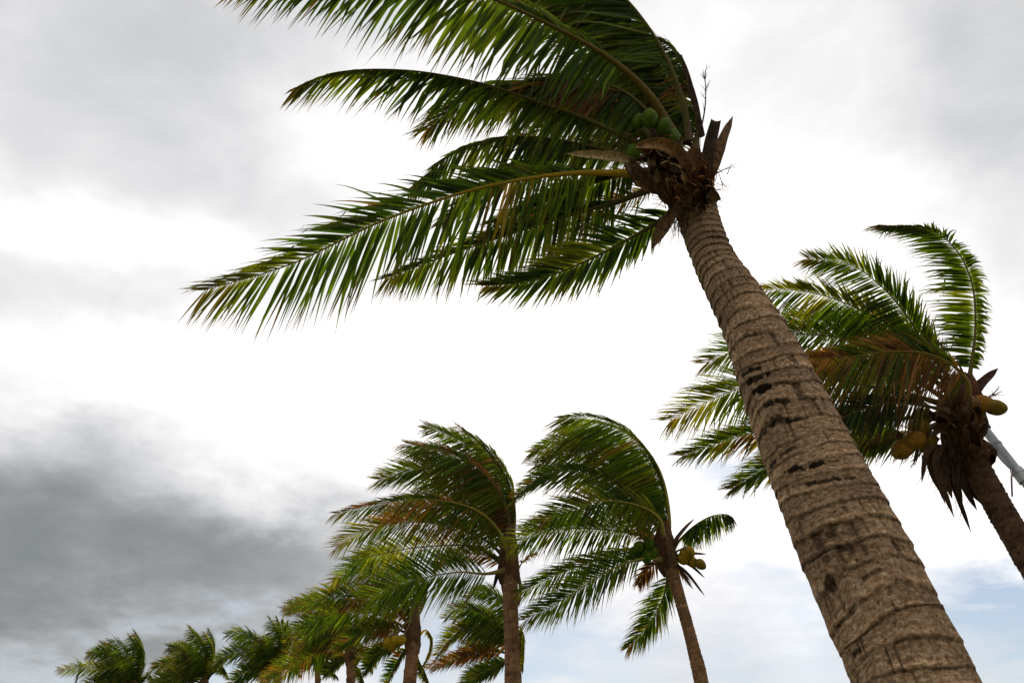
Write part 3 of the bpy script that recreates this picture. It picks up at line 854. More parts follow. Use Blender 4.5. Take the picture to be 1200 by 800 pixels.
    for i, (x, y, dz, r_) in enumerate([(761, 139, -.26, 10.0), (777, 149, -.24, 9.6), (748, 143, -.14, 8.2), (742, 178, -.20, 8.5), (787, 160, -.18, 8.5)]):
        coconut(p, base, x, y, D + dz, r_, g, 30 + i, hang=(-.3, -.8, -.4), attach=(784, 172, D - .05))
    tan, brn, drk = (.50, .35, .21), (.17, .085, .042), (.05, .034, .024)
    blade(p, base, [(744, 189, -.35), (722, 184, -.40), (695, 181, -.46), (664, 180, -.5)], D, 11, tan, 'dry_spathe', .6, tip=.12, seed=1)
    blade(p, base, [(826, 205, -.2), (829, 185, -.22), (833, 165, -.22), (839, 141, -.2)], D, 14, (.085, .06, .045), 'leaf_stub', .7, tip=.75, butt=1.1, seed=2, thick=.4, color2=drk)
    blade(p, base, [(833, 208, -.1), (839, 188, -.12), (847, 163, -.13), (859, 136, -.1)], D, 13, (.27, .15, .085), 'dry_spathe', .6, tip=.02, seed=3, color2=(.22, .13, .08))
    blade(p, base, [(792, 243, -.25), (782, 258, -.28), (772, 275, -.28), (764, 291, -.25)], D, 15, (.18, .105, .06), 'dry_spathe', .5, tip=.1, seed=4, peak=.55)
    blade(p, base, [(800, 185, -.36), (785, 172, -.42), (765, 168, -.44), (745, 171, -.42)], D, 15, (.36, .17, .075), 'leaf_base', .6, tip=.3, seed=5, color2=(.40, .24, .12))
    blade(p, base, [(812, 212, -.34), (803, 196, -.4), (793, 182, -.4), (783, 168, -.36)], D, 20, (.27, .12, .05), 'leaf_base', .55, tip=.5, seed=6, color2=(.2, .1, .05))
    blade(p, base, [(775, 222, -.28), (758, 212, -.36), (744, 200, -.38), (737, 186, -.34)], D, 20, (.22, .11, .055), 'leaf_base', .6, tip=.35, seed=7, color2=(.32, .18, .09))
    blade(p, base, [(826, 226, -.2), (824, 205, -.26), (816, 188, -.28), (806, 176, -.26)], D, 24, (.13, .07, .04), 'leaf_base', .5, tip=.5, seed=8, color2=brn)
    blade(p, base, [(795, 236, -.3), (783, 222, -.36), (774, 205, -.38), (770, 190, -.34)], D, 26, (.11, .058, .032), 'leaf_base', .55, tip=.5, seed=9, color2=brn)
    blade(p, base, [(812, 238, -.28), (822, 228, -.30), (833, 226, -.28), (842, 236, -.22)], D, 13, (.18, .11, .065), 'leaf_base', .6, tip=.5, seed=10)
    blade(p, base, [(806, 240, -.33), (800, 225, -.38), (797, 208, -.4), (801, 192, -.38)], D, 18, (.14, .07, .035), 'leaf_base', .6, tip=.4, seed=11)
    blade(p, base, [(752, 216, -.36), (746, 205, -.40), (742, 196, -.42), (735, 190, -.40)], D, 15, (.12, .07, .042), 'leaf_base', .9, tip=.7, seed=12, thick=.5)
    blade(p, base, [(772, 213, -.42), (765, 198, -.45), (764, 184, -.45), (769, 172, -.42)], D, 10, (.25, .16, .095), 'leaf_base', .6, tip=.3, seed=13)
    blade(p, base, [(822, 160, .02), (816, 128, .05), (808, 98, .08), (798, 64, .1)], D, 8, (.075, .05, .034), 'dead_leaf_stalk', .7, tip=.2, butt=1.1, seed=14, thick=.4)
    rb = np.random.default_rng(77)
    husk_tones = [(.42, .26, .14), (.33, .135, .05), (.05, .028, .017), (.22, .10, .045), (.28, .12, .048), (.11, .055, .03)]
    for i in range(30):
        u_ = rb.uniform(-1, 1); v_ = i / 29
        x0, y0 = 812 + u_ * 21 - v_ * 16, 250 - v_ * 50
        dx, dy = -13 + u_ * 20 + rb.normal(0, 6), -24 + rb.normal(0, 6)
        dz = -.20 * math.sqrt(max(0, 1 - u_ * u_)) - .02 - .07 * v_
        c0 = np.array(husk_tones[int(rb.integers(0, 6))]) * rb.uniform(.7, 1.2)
        fl_ = rb.uniform(.05, .28)
        blade(p, base, [(x0, y0, dz), (x0 + dx * .35, y0 + dy * .4, dz - .07), (x0 + dx * .7, y0 + dy * .8, dz - .10 - fl_ * .3), (x0 + dx * 1.1 + rb.normal(0, 7), y0 + dy * 1.0 + rb.normal(0, 4), dz - .10 - fl_)], D,
              rb.uniform(6, 19), c0, 'leaf_base', rb.uniform(.5, 1.1), tip=rb.uniform(.03, .7), seed=200 + i, color2=c0 * rb.uniform(.5, 1.6), face=rb.normal(0, .5), thick=rb.uniform(.12, .4))
    broom(p, base, [(822, 150, 0), (826, 128, 0), (827, 108, 0), (826, 88, 0)], D, 14, .40, 17, (.06, .045, .032), 5, thick_px=.7)
    broom(p, base, [(836, 205, -.1), (846, 200, -.1), (855, 196, -.1)], D, 6, .3, 12, (.05, .04, .03), 6, thick_px=.6)
    strands(p, base, 797, 250, 12, 7, D - .22, 70, 26, (.12, .07, .04), 7)
    strands(p, base, 798, 212, 24, 20, D - .38, 120, 20, (.17, .09, .045), 8, (-.4, .5, -.05), .55)
    strands(p, base, 828, 215, 8, 15, D - .2, 40, 18, (.13, .075, .04), 9, (.6, -.2, 0))
palm_front()

# ------------------------------------------------------------------ palm on the right behind it
def palm_right():
    D = 9.0
    p = new_palm('dark crowned palm on the right behind the front trunk, with orange coconuts')
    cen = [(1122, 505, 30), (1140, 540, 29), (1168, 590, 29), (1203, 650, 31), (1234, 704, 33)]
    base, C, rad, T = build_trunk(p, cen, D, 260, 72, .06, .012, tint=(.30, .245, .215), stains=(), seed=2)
    crown_heart(p, base, [(1128, 440, 16, .1), (1126, 462, 32), (1122, 490, 46), (1126, 520, 48), (1137, 548, 42), (1143, 560, 36)], D, 6, (.06, .03, .018), lump=.5)
    K = dict(n=96, nseg=6, w=.042, pet=.04)
    def fr(pts, seed, **k):
        build_frond(p, base, D, pts, seed, **{**K, **k})
    fr([(1132, 470, 0), (1137, 436, 0), (1143, 385, .0), (1139, 332, .0), (1119, 291, .0), (1085, 268, .0), (1030, 264, .0)], 41, L=.60, t0=.14, roll=12, n=96,
       fa=(.25, -.6, 0), fb=(-.96, -.10, 0), ba=.3, bb=.62, bend=.45, w=.05, la=.32, crump_a=1.3, crump_b=.12, dark=.85, dry=.07, yellow=.26, tatter=.35, petc=(.16, .12, .03), wild=.6)
    fr([(1125, 465, .2), (1110, 440, .25), (1087, 409, .3), (1060, 366, .35), (1030, 333, .4), (994, 309, .4), (945, 303, .4)], 42, L=.62, t0=.16, roll=10, n=92,
       fa=(-.45, .75, 0), fb=(-.75, -.62, 0), ba=.35, bb=.6, bend=.5, la=.75, crump_a=.5, dark=.85, dry=.08, yellow=.24, tatter=.35, wild=.8)
    fr([(1134, 470, -.3), (1133, 446, -.4), (1112, 425, -.5), (1080, 413, -.6), (1040, 412, -.7), (995, 418, -.75), (940, 420, -.8)], 43, L=.82, t0=.12, roll=22, n=96,
       fa=(-.9, .25, 0), fb=(-.35, -.93, 0), ba=.55, bb=.62, bend=.55, la=.62, dry=.62, yellow=.3, petc=(.24, .16, .03))
    fr([(1120, 465, .4), (1085, 420, .5), (1040, 380, .55), (980, 351, .55), (930, 340, .55), (885, 340, .5)], 44, L=.70, t0=.16, roll=15,
       fa=(-.6, .65, 0), fb=(-.5, -.85, 0), ba=.4, bb=.55, la=.6, crump_a=.4, dry=.10, yellow=.45)
    fr([(1110, 475, .1), (1050, 458, .0), (970, 445, -.1), (900, 447, -.1), (850, 461, -.1), (786, 492, -.1)], 45, L=.80, t0=.16, roll=8,
       fa=(-.8, .2, 0), fb=(-.4, -.9, 0), ba=.35, bb=.5, dry=.06, yellow=.32, la=.9)
    fr([(1105, 485, .2), (1040, 492, .3), (960, 500, .3), (890, 506, .25), (845, 518, .2), (800, 534, .2)], 46, L=.56, t0=.18, roll=10,
       fa=(-.95, .1, 0), fb=(-.75, -.65, 0), ba=.5, bb=.5, dry=.25, yellow=.2)
    fr([(1108, 495, .5), (1050, 510, .7), (980, 525, .8), (915, 540, .8), (858, 572, .8)], 47, L=.60, t0=.18, roll=10,
       fa=(-.95, .1, 0), fb=(-.8, -.6, 0), ba=.5, bb=.5, dry=.15, yellow=.3)
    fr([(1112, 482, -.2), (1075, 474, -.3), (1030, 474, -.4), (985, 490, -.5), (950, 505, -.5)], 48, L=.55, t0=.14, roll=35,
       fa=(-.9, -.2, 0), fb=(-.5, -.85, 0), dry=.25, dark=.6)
    fr([(1118, 465, .7), (1060, 420, 1.0), (980, 395, 1.2), (900, 395, 1.2), (828, 425, 1.2)], 49, L=.80, t0=.16, roll=10,
       fa=(-.85, .3, 0), fb=(-.6, -.75, 0), ba=.4, bb=.5, dry=.06, yellow=.25)
    fr([(1112, 470, .5), (1060, 440, .7), (1000, 430, .8), (930, 440, .8), (870, 470, .8)], 50, L=.60, t0=.12, roll=25,
       fa=(-.85, -.1, 0), fb=(-.5, -.85, 0), dry=.2, dark=1.0)
    fr([(1122, 465, .5), (1098, 425, .8), (1060, 395, 1.2), (1000, 380, 1.5), (930, 372, 1.6)], 51, L=.66, t0=.12, roll=25,
       fa=(-.75, .3, 0), fb=(-.5, -.85, 0), dry=.12)
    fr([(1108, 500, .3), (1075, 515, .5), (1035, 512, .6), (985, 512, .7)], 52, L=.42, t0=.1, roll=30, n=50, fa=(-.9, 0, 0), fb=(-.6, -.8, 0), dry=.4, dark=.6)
    o = (.24, .115, .012)
    for i, (x, y, dz, r_, st) in enumerate([(1057, 527, -.35, 11, 1.25), (1071, 516, -.38, 11.5, 1.25), (1077, 501, -.3, 10.5, 1.2), (1087, 520, -.25, 10, 1.2), (1083, 489, -.2, 9, 1.2)]):
        coconut(p, base, x, y, D + dz, r_, o if i < 2 else (.15, .095, .010), 60 + i, hang=(-.6, -.6, -.2), stretch=st, attach=(1108, 495, D - .2))
    for i, (x, y, dz, r_, st) in enumerate([(1150, 473, -.25, 10.5, 1.4), (1167, 477, -.3, 9.5, 1.35), (1143, 484, -.2, 9.5, 1.2)]):
        coconut(p, base, x, y, D + dz, r_, (.24, .105, .010) if i == 0 else (.17, .105, .010), 70 + i, hang=(.95, -.15, -.1), stretch=st, attach=(1128, 476, D - .1))
    dk = (.06, .036, .026)
    blade(p, base, [(1138, 470, -.1), (1144, 456, -.1), (1154, 445, -.1), (1170, 431, -.1)], D, 12, (.10, .05, .04), 'dry_spathe', .6, tip=.02, seed=21, peak=.3)
    for i, (a, b, c_, w_) in enumerate([((1100, 520), (1098, 550), (1118, 606), 13), ((1108, 525), (1115, 560), (1138, 624), 11), ((1095, 515), (1090, 545), (1102, 578), 12),
                                        ((1118, 535), (1128, 565), (1145, 598), 14), ((1112, 530), (1108, 555), (1116, 585), 14), ((1126, 540), (1136, 570), (1152, 592), 14),
                                        ((1100, 512), (1086, 530), (1080, 566), 11), ((1132, 540), (1146, 562), (1158, 585), 10), ((1110, 520), (1100, 560), (1108, 592), 9), ((1120, 520), (1120, 560), (1128, 590), 16), ((1090, 505), (1078, 520), (1070, 545), 8)]):
        blade(p, base, [(a[0], a[1], -.3), (b[0], b[1], -.4 + .05 * (i % 3)), (c_[0], c_[1], -.35)], D, w_ * .62, dk if i % 2 else (.10, .058, .038), 'dead_leaf_base', .6, tip=.03, seed=22 + i, peak=.35)
    rb = np.random.default_rng(78)
    for i in range(34):
        u_ = rb.uniform(-1, 1); v_ = rb.uniform(0, 1)
        x0, y0 = 1141 + u_ * 17 - v_ * 16, 556 - v_ * 66
        dx, dy = -6 + u_ * 12 + rb.normal(0, 6), -24 + rb.normal(0, 8)
        dz = -.30 * math.sqrt(max(0, 1 - u_ * u_)) - .08
        c0 = np.array((.13, .068, .036)) * rb.uniform(.3, 1.6)
        blade(p, base, [(x0, y0, dz), (x0 + dx * .4, y0 + dy * .4, dz - .06), (x0 + dx * .7, y0 + dy * .75, dz - .10), (x0 + dx + rb.normal(0, 6), y0 + dy, dz - rb.uniform(.05, .25))], D,
              rb.uniform(5, 13), c0, 'leaf_base', rb.uniform(.4, .9), tip=rb.uniform(.03, .5), seed=240 + i, color2=c0 * rb.uniform(.5, 1.5), face=rb.normal(0, .5))
    broom(p, base, [(1138, 478, -.1), (1150, 470, -.1), (1164, 463, -.1)], D, 22, .4, 20, (.05, .035, .028), 11, thick_px=.7, flow=(.6, .25, 0))
    broom(p, base, [(1105, 500, -.2), (1088, 520, -.2), (1072, 540, -.2)], D, 24, .5, 18, (.05, .035, .028), 12, thick_px=.9, flow=(-.3, -.4, 0))
    strands(p, base, 1118, 530, 16, 20, D - .35, 120, 22, (.07, .042, .03), 13, (-.2, -1, 0))
palm_right()

# ------------------------------------------------------------------ the pole beside it
def pole_right():
    a, b = at(1151, 494, 9.7), None
    ra = FWD + (1148 - 600) / F * RIGHT + (400 - 495) / F * UP
    rb = FWD + (1200 - 600) / F * RIGHT + (400 - 562) / F * UP
    n = unit(np.cross(ra, rb)); z = np.array((0, 0, 1.)); dv = unit(z - n * n.dot(z))
    top = CAM + 9.7 * ra
    k = (top[2] + .2) / dv[2]
    foot = top - dv * k
    e = bpy.data.objects.new('metal_pole', None); col.objects.link(e)
    base = np.array((foot[0], foot[1], ground_z(foot[0], foot[1]))); e.location = base
    e['label'] = 'leaning grey metal pole with a clamp beside the right palm crown'; e['category'] = 'pole'
    def span(s0, s1, r0, r1, name, c, n_=12, sides=14):
        q = np.array([top - dv * s for s in np.linspace(s0, s1, n_)])
        v, f = tube(q, np.linspace(r0, r1, n_), sides=sides)
        return mesh_obj(name, v, f, METAL, e, base, True, np.ones_like(v) * np.array(c))
    span(-.1, k, .058, .085, 'shaft', (.36, .38, .40))
    span(.78, .98, .078, .080, 'clamp', (.42, .44, .46), 4)
    span(.845, .862, .084, .084, 'clamp_rim', (.30, .31, .33), 3)
    for q_ in (.36, 1.75, 3.1, 4.4):
        span(q_, q_ + .035, .066 + q_ * .005, .066 + q_ * .005, 'band', (.24, .25, .26), 3)
    span(-.16, .12, .075, .085, 'cap', (.05, .05, .055), 4)
    c = top - dv * .86
    v, f = ellip(UP, RIGHT, .035, .035, 7, 8, 0, 0)
    mesh_obj('bolt', v + c + cs(.075, .06, -.03), f, METAL, e, base, True, np.ones_like(v) * .12)
    q = spline([top - dv * .75 + cs(-.06, 0, -.05), top - dv * .9 + cs(-.17, -.02, -.05), top - dv * 1.05 + cs(-.26, -.12, -.05)], 10)
    v, f = tube(q, .012, sides=5)
    mesh_obj('cable', v, f, METAL, e, base, True, np.ones_like(v) * np.array((.16, .10, .09)))
    q = spline([top - dv * .25 + cs(-.03, -.06, -.08), top - dv * .5 + cs(-.10, -.06, -.08), top - dv * .72 + cs(-.02, -.1, -.08)], 10)
    v, f = tube(q, .014, .004, sides=5)
    mesh_obj('strap', v, f, METAL, e, base, True, np.ones_like(v) * np.array((.30, .33, .38)))
pole_right()

# ------------------------------------------------------------------ middle palms
def wander(pts, seed, px, dz):
    """A neighbouring frond that takes a slightly different course."""
    r = np.random.default_rng(seed + 900)
    a, b, c = r.normal(0, 1, 3)
    m = len(pts) - 1
    return [(q[0] + px * a * j / m, q[1] + px * b * j / m + px * .5 * c * math.sin(3 * j / m), q[2] + dz * j / m) for j, q in enumerate(pts)]

def simple_crown(p, base, D, fronds, K, joined):
    for i, (pts, seed, k) in enumerate(fronds):
        build_frond(p, base, D, pts, seed, joined=joined, **{**K, **k})
        if i < 4:
            build_frond(p, base, D, wander(pts, seed, 7, .45), seed + 500, joined=joined, **{**K, **k, 'roll': k.get('roll', 20) + 12})

def palm_mid_right():
    D = 13.0
    p = new_palm('mid-distance palm left of the front trunk with one frond bent to the right')
    base, C, rad, T = build_trunk(p, [(781, 648, 16), (787, 668, 15.5), (795, 695, 14), (805, 730, 14), (814, 765, 15.5), (822, 800, 17)], D, 240, 48, .075, .008, tint=(.72, .58, .48), stains=(), seed=3)
    crown_heart(p, base, [(779, 608, 8), (779, 625, 19), (779, 645, 26), (783, 662, 23), (786, 672, 18)], D, 8, (.10, .052, .03), 24, 24)
    K = dict(n=70, nseg=5, w=.044, pet=.045, dark=1.15, dry=.15)
    U, Lf = (-.9, .2, 0), (-.75, -.65, 0)
    S = dict(fa=(-.85, .25, .1), fb=(-.8, -.55, 0), ba=.55, bb=.62)
    simple_crown(p, base, D, [
        ([(782, 640, 0), (784, 606, 0), (776, 560, .05), (758, 526, .1), (726, 499, .15), (690, 488, .2), (655, 490, .2)], 81, dict(L=1.15, t0=.14, roll=25, la=.35, n=84, petc=(.28, .22, .03), wild=.6, **S)),
        ([(780, 640, .3), (772, 580, .5), (748, 535, .6), (705, 510, .7), (655, 513, .7), (622, 530, .7)], 82, dict(L=.9, t0=.14, roll=25, la=.5, yellow=.25, **S)),
        ([(780, 640, .4), (764, 590, .7), (728, 545, .9), (680, 530, 1.0), (628, 545, 1.0)], 83, dict(L=.85, t0=.14, roll=30, **S)),
        ([(778, 635, .1), (755, 592, .2), (722, 566, .2), (680, 553, .2), (640, 556, .2), (604, 582, .2)], 84, dict(L=.75, t0=.16, roll=18, la=.6, **S)),
        ([(778, 630, -.3), (772, 606, -.4), (745, 591, -.5), (708, 587, -.6), (668, 596, -.6), (636, 610, -.6)], 85, dict(L=.75, t0=.10, roll=25, fa=(-.9, .35, 0), fb=(-.4, -.9, 0), ba=.55, bb=.6, yellow=.35, dry=.15, petc=(.3, .24, .04))),
        ([(776, 640, 0), (755, 628, -.1), (715, 621, -.2), (670, 619, -.3), (630, 624, -.3), (600, 640, -.3)], 86, dict(L=.72, t0=.22, roll=15, fa=(-.85, .25, 0), fb=(-.4, -.9, 0), ba=.5, bb=.55, yellow=.15)),
        ([(776, 645, .2), (745, 645, .2), (700, 656, .2), (655, 672, .2), (605, 695, .2)], 87, dict(L=.60, t0=.16, roll=20, fa=(-.9, -.1, 0), fb=(-.4, -.9, 0), ba=.6, bb=.55, dark=1.0)),
        ([(776, 655, -.3), (755, 654, -.4), (720, 665, -.5), (685, 686, -.6), (650, 708, -.6), (615, 726, -.6)], 88, dict(L=.64, t0=.16, roll=10, fa=(-.95, .1, 0), fb=(-.45, -.88, 0), ba=.55, bb=.5, petc=(.25, .22, .05))),
        ([(784, 660, -.1), (780, 690, -.2), (770, 716, -.2), (755, 738, -.2), (736, 758, -.2)], 89, dict(L=.52, t0=.14, roll=20, fa=(-.8, -.3, 0), fb=(-.2, -.9, 0), ba=.5, bb=.5, dry=.25, n=60)),
        ([(788, 645, 0), (796, 633, 0), (812, 617, 0), (832, 605, 0), (850, 602, 0), (859, 606, 0)], 90, dict(L=.52, t0=.30, roll=30, fa=(-.25, -.95, 0), fb=(-.2, -.9, 0), ba=.7, bb=.75, crump_a=.45, crump_b=.2, n=56, dry=.1)),
        ([(778, 640, .6), (745, 610, 1.0), (700, 600, 1.4), (650, 610, 1.6), (612, 622, 1.6)], 91, dict(L=.7, t0=.12, roll=30, dark=1.0, **S)),
        ([(786, 645, .1), (790, 660, .3), (798, 668, .4), (806, 678, .4)], 92, dict(L=.30, t0=.1, roll=20, n=26, fa=(.5, -.8, 0), fb=(.2, -.95, 0), dry=.7)),
        ([(774, 655, .2), (758, 668, .3), (748, 684, .3)], 93, dict(L=.36, t0=.1, roll=20, n=26, fa=(-.4, -.9, 0), fb=(-.1, -.95, 0), dry=.8, dark=.7)),
        ([(772, 640, .2), (755, 622, .3), (742, 614, .3)], 94, dict(L=.3, t0=.2, roll=20, n=20, fa=(-.8, .3, 0), fb=(-.8, -.4, 0), dry=1.0, petc=(.14, .075, .04))),
    ], K, False)
    for i, (x, y) in enumerate([(748, 641), (757, 646), (750, 651), (760, 637), (765, 648), (743, 647), (758, 653)]):
        coconut(p, base, x, y, D - .35 + .05 * (i % 3), 6.2, (.055, .10, .004), 100 + i, hang=(-.4, -.8, -.2), attach=(776, 648, D - .1))
    for i, (x, y) in enumerate([(808, 646), (800, 655), (811, 658), (821, 661), (803, 649)]):
        coconut(p, base, x, y, D - .3 + .04 * (i % 3), 6.0, (.25, .155, .006), 110 + i, hang=(.6, -.6, -.2), attach=(788, 652, D - .1))
    for i, (a, b, c_) in enumerate([((792, 660), (806, 672), (826, 698)), ((794, 662), (802, 675), (812, 690)), ((788, 664), (797, 684), (801, 700)), ((797, 656), (812, 664), (826, 677)), ((796, 648), (812, 648), (828, 649))]):
        blade(p, base, [(a[0], a[1], -.2), (b[0], b[1], -.25), (c_[0], c_[1], -.2)], D, 3.4, (.06, .045, .034), 'dead_leaf_base', .5, tip=.1, seed=60 + i)
    blade(p, base, [(786, 645, -.1), (792, 632, -.1), (803, 618, -.1), (813, 608, -.1)], D, 4.5, (.13, .07, .045), 'dead_leaf_stalk', .5, tip=.2, seed=66)
    blade(p, base, [(772, 645, -.2), (758, 634, -.2), (745, 622, -.2)], D, 4.5, (.12, .07, .045), 'dead_leaf_stalk', .5, tip=.2, seed=67)
    blade(p, base, [(790, 668, -.25), (786, 650, -.3), (783, 630, -.3)], D, 11, (.20, .12, .07), 'leaf_base', .5, tip=.4, seed=68)
    blade(p, base, [(779, 668, -.28), (776, 648, -.32), (775, 628, -.3)], D, 13, (.10, .05, .03), 'leaf_base', .5, tip=.4, seed=69)
palm_mid_right()

def palm_mid_left():
    D = 14.0
    p = new_palm('mid-distance palm with an upright trunk and swept brown-edged fronds')
    base, C, rad, T = build_trunk(p, [(596, 655, 17), (598, 672, 18), (598, 700, 17.5), (599, 735, 17.5), (600, 770, 17.5), (600, 800, 18)], D, 220, 48, .075, .008, tint=(.78, .62, .52), stains=(), seed=4)
    crown_heart(p, base, [(599, 612, 8), (598, 632, 16), (596, 652, 24), (596, 672, 27), (597, 684, 21)], D, 9, (.13, .07, .04), 24, 24)
    K = dict(n=70, nseg=5, w=.044, pet=.045, dark=1.15, dry=.15)
    S = dict(fa=(-.75, .45, .1), fb=(-.8, -.55, 0), ba=.5, bb=.6)
    simple_crown(p, base, D, [
        ([(599, 650, .2), (602, 610, .3), (596, 570, .4), (578, 538, .5), (556, 515, .5), (536, 499, .5)], 121, dict(L=.62, t0=.14, roll=12, la=.75, **S)),
        ([(599, 650, .4), (600, 600, .6), (588, 560, .8), (560, 528, .9), (520, 508, .9), (498, 503, .9)], 122, dict(L=.62, t0=.14, roll=20, yellow=.1, **S)),
        ([(598, 645, 0), (594, 602, 0), (580, 570, 0), (555, 545, 0), (520, 528, 0), (476, 519, 0)], 123, dict(L=.92, t0=.14, roll=38, la=.5, dry=.48, n=84, **S)),
        ([(597, 645, .2), (585, 595, .3), (560, 566, .4), (525, 549, .4), (490, 547, .4), (446, 562, .4)], 124, dict(L=.85, t0=.14, roll=20, la=.9, **S)),
        ([(597, 655, -.3), (588, 628, -.4), (572, 607, -.5), (545, 592, -.6), (505, 585, -.6), (455, 588, -.6), (393, 601, -.6)], 125, dict(L=.74, t0=.10, roll=30, fa=(-.9, .15, 0), fb=(-.6, -.8, 0), ba=.6, bb=.6, la=.6, dry=.48, n=84, petc=(.27, .22, .03))),
        ([(594, 655, 0), (565, 630, 0), (520, 614, 0), (470, 612, 0), (425, 622, 0), (393, 640, 0)], 126, dict(L=.80, t0=.12, roll=28, fa=(-.9, .15, 0), fb=(-.5, -.85, 0), ba=.6, bb=.6, dry=.42, yellow=.3)),
        ([(592, 668, -.5), (568, 672, -.7), (538, 670, -.8), (500, 676, -.9), (462, 688, -1.0), (424, 706, -1.0)], 127, dict(L=.85, t0=.14, roll=5, fa=(-.75, .5, 0), fb=(-.6, -.75, 0), ba=.45, bb=.45, dry=.04, yellow=.08, petc=(.22, .15, .05))),
        ([(594, 660, .3), (555, 640, .6), (500, 640, .8), (450, 648, .9), (420, 658, .9), (388, 684, .9)], 128, dict(L=.65, t0=.2, roll=10, fa=(-.8, .3, 0), fb=(-.5, -.85, 0), dry=.15, yellow=.4)),
        ([(596, 655, .5), (565, 612, .9), (520, 595, 1.2), (470, 600, 1.3), (430, 625, 1.3)], 129, dict(L=.75, t0=.12, roll=30, dry=.4, **S)),
        ([(596, 655, .3), (578, 620, .5), (545, 600, .8), (500, 592, 1.0), (460, 605, 1.0)], 130, dict(L=.8, t0=.1, roll=30, dry=.3, dark=1.0, **S)),
        ([(598, 650, .3), (592, 600, .6), (570, 570, .9), (530, 560, 1.1), (490, 570, 1.1)], 131, dict(L=.8, t0=.1, roll=30, dark=1.0, **S)),
        ([(593, 665, .2), (570, 650, .4), (540, 650, .5), (510, 665, .5)], 132, dict(L=.4, t0=.1, roll=30, n=40, dry=.6, dark=.7, **S)),
        ([(605, 672, 0), (611, 660, 0), (619, 652, 0), (628, 648, 0)], 133, dict(L=.16, t0=.4, roll=30, n=16, dry=1.0, fa=(-.4, .6, 0), fb=(.2, -.8, 0), petc=(.14, .09, .06))),
    ], K, False)
    blade(p, base, [(603, 668, -.3), (604, 690, -.32), (606, 705, -.3), (602, 722, -.25)], D, 6, (.30, .20, .14), 'dry_spathe', .5, tip=.1, seed=80)
    blade(p, base, [(593, 665, -.3), (590, 685, -.32), (592, 700, -.3)], D, 7, (.17, .085, .05), 'leaf_base', .5, tip=.2, seed=81)
    blade(p, base, [(607, 670, -.2), (610, 690, -.22), (608, 712, -.2)], D, 4, (.26, .17, .12), 'dry_spathe', .5, tip=.1, seed=82)
    blade(p, base, [(602, 684, -.3), (600, 662, -.34), (599, 640, -.3)], D, 14, (.19, .10, .055), 'leaf_base', .5, tip=.4, seed=83)
    blade(p, base, [(590, 684, -.28), (590, 664, -.32), (593, 642, -.3)], D, 14, (.12, .065, .04), 'leaf_base', .5, tip=.4, seed=84)
    blade(p, base, [(585, 665, -.2), (582, 676, -.2), (578, 690, -.2)], D, 5, (.05, .035, .03), 'dead_leaf_base', .5, tip=.1, seed=85)
palm_mid_left()

# ------------------------------------------------------------------ row of palms running away to the left
def far_palm(label, D, trunk, heart, fronds, seed, nuts=(), n=46, w=.055, L=.7, tint=(.75, .58, .47), nutc=(.19, .15, .006), nut_r=5):
    p = new_palm(label)
    base, C, rad, T = build_trunk(p, trunk, D, 110, 28, .09, .010, tint=tint, stains=(), seed=seed)
    crown_heart(p, base, heart, D, seed, (.11, .062, .035), 16, 18)
    for i, (pts, k) in enumerate(fronds):
        kk = dict(n=int(n * 1.25), nseg=4, w=w, pet=.05, L=L, t0=.12, roll=15 + 7 * (i % 4), fa=(-.8, .35, .1), fb=(-.65, -.72, 0), ba=.45, bb=.55, yellow=.22, dry=.12, tatter=.3, joined=True, dark=1.2)
        kk.update(k)
        P3 = [q if len(q) == 3 else (q[0], q[1], (-.4 + .3 * (i % 4)) * j / (len(pts) - 1)) for j, q in enumerate(pts)]
        build_frond(p, base, D, P3, seed * 31 + i, **kk)
        if i < 6:
            build_frond(p, base, D, wander(P3, seed * 31 + i, 4.5, .6), seed * 31 + i + 400, **{**kk, 'roll': kk['roll'] + 10})
    for i, (x, y) in enumerate(nuts):
        coconut(p, base, x, y, D - .45, nut_r, nutc, seed * 17 + i, hang=(-.2, -.9, -.2), attach=(heart[1][0], heart[1][1], D - .1))
    return p, base

far_palm('palm hung with coconuts low behind the swept crown of the upright palm', 20.0,
    [(482, 748, 15), (483, 765, 15), (481, 783, 15), (480, 800, 16)], [(487, 700, 6), (485, 722, 14), (483, 745, 20), (483, 765, 17)],
    [([(482, 735), (460, 712), (430, 700), (390, 700), (333, 713)], dict(dry=.28, yellow=.3, L=.7)),
     ([(480, 738), (450, 722), (420, 716), (380, 722), (345, 748)], dict(dry=.2, yellow=.2)),
     ([(482, 735), (475, 700), (455, 680), (425, 672), (392, 690)], dict(yellow=.2)),
     ([(486, 735), (490, 690), (480, 660), (450, 645), (415, 655)], {}),
     ([(480, 742), (455, 735), (425, 740), (395, 760)], dict(dry=.3, L=.6)),
     ([(480, 750), (460, 755), (440, 768), (425, 790)], dict(L=.5, dark=1.0)),
     ([(490, 745), (499, 738), (506, 748), (503, 764), (494, 782)], dict(L=.32, t0=.2, yellow=.8, fa=(.3, -.5, 0), fb=(-.6, -.6, 0), petc=(.4, .32, .05))),
     ([(485, 735), (495, 710), (500, 690), (490, 670)], dict(L=.5, dry=.3)),
     ([(483, 735), (470, 705), (440, 690), (400, 712)], dict(dry=.5, dark=1.0)),
     ([(480, 755), (468, 770), (458, 790), (452, 806)], dict(L=.4, dry=.3)),
     ([(488, 770), (497, 785), (503, 800)], dict(L=.35, yellow=.5))],
    5, [(459, 757), (470, 750), (463, 750), (454, 753)], nutc=(.25, .155, .006), nut_r=5.6)

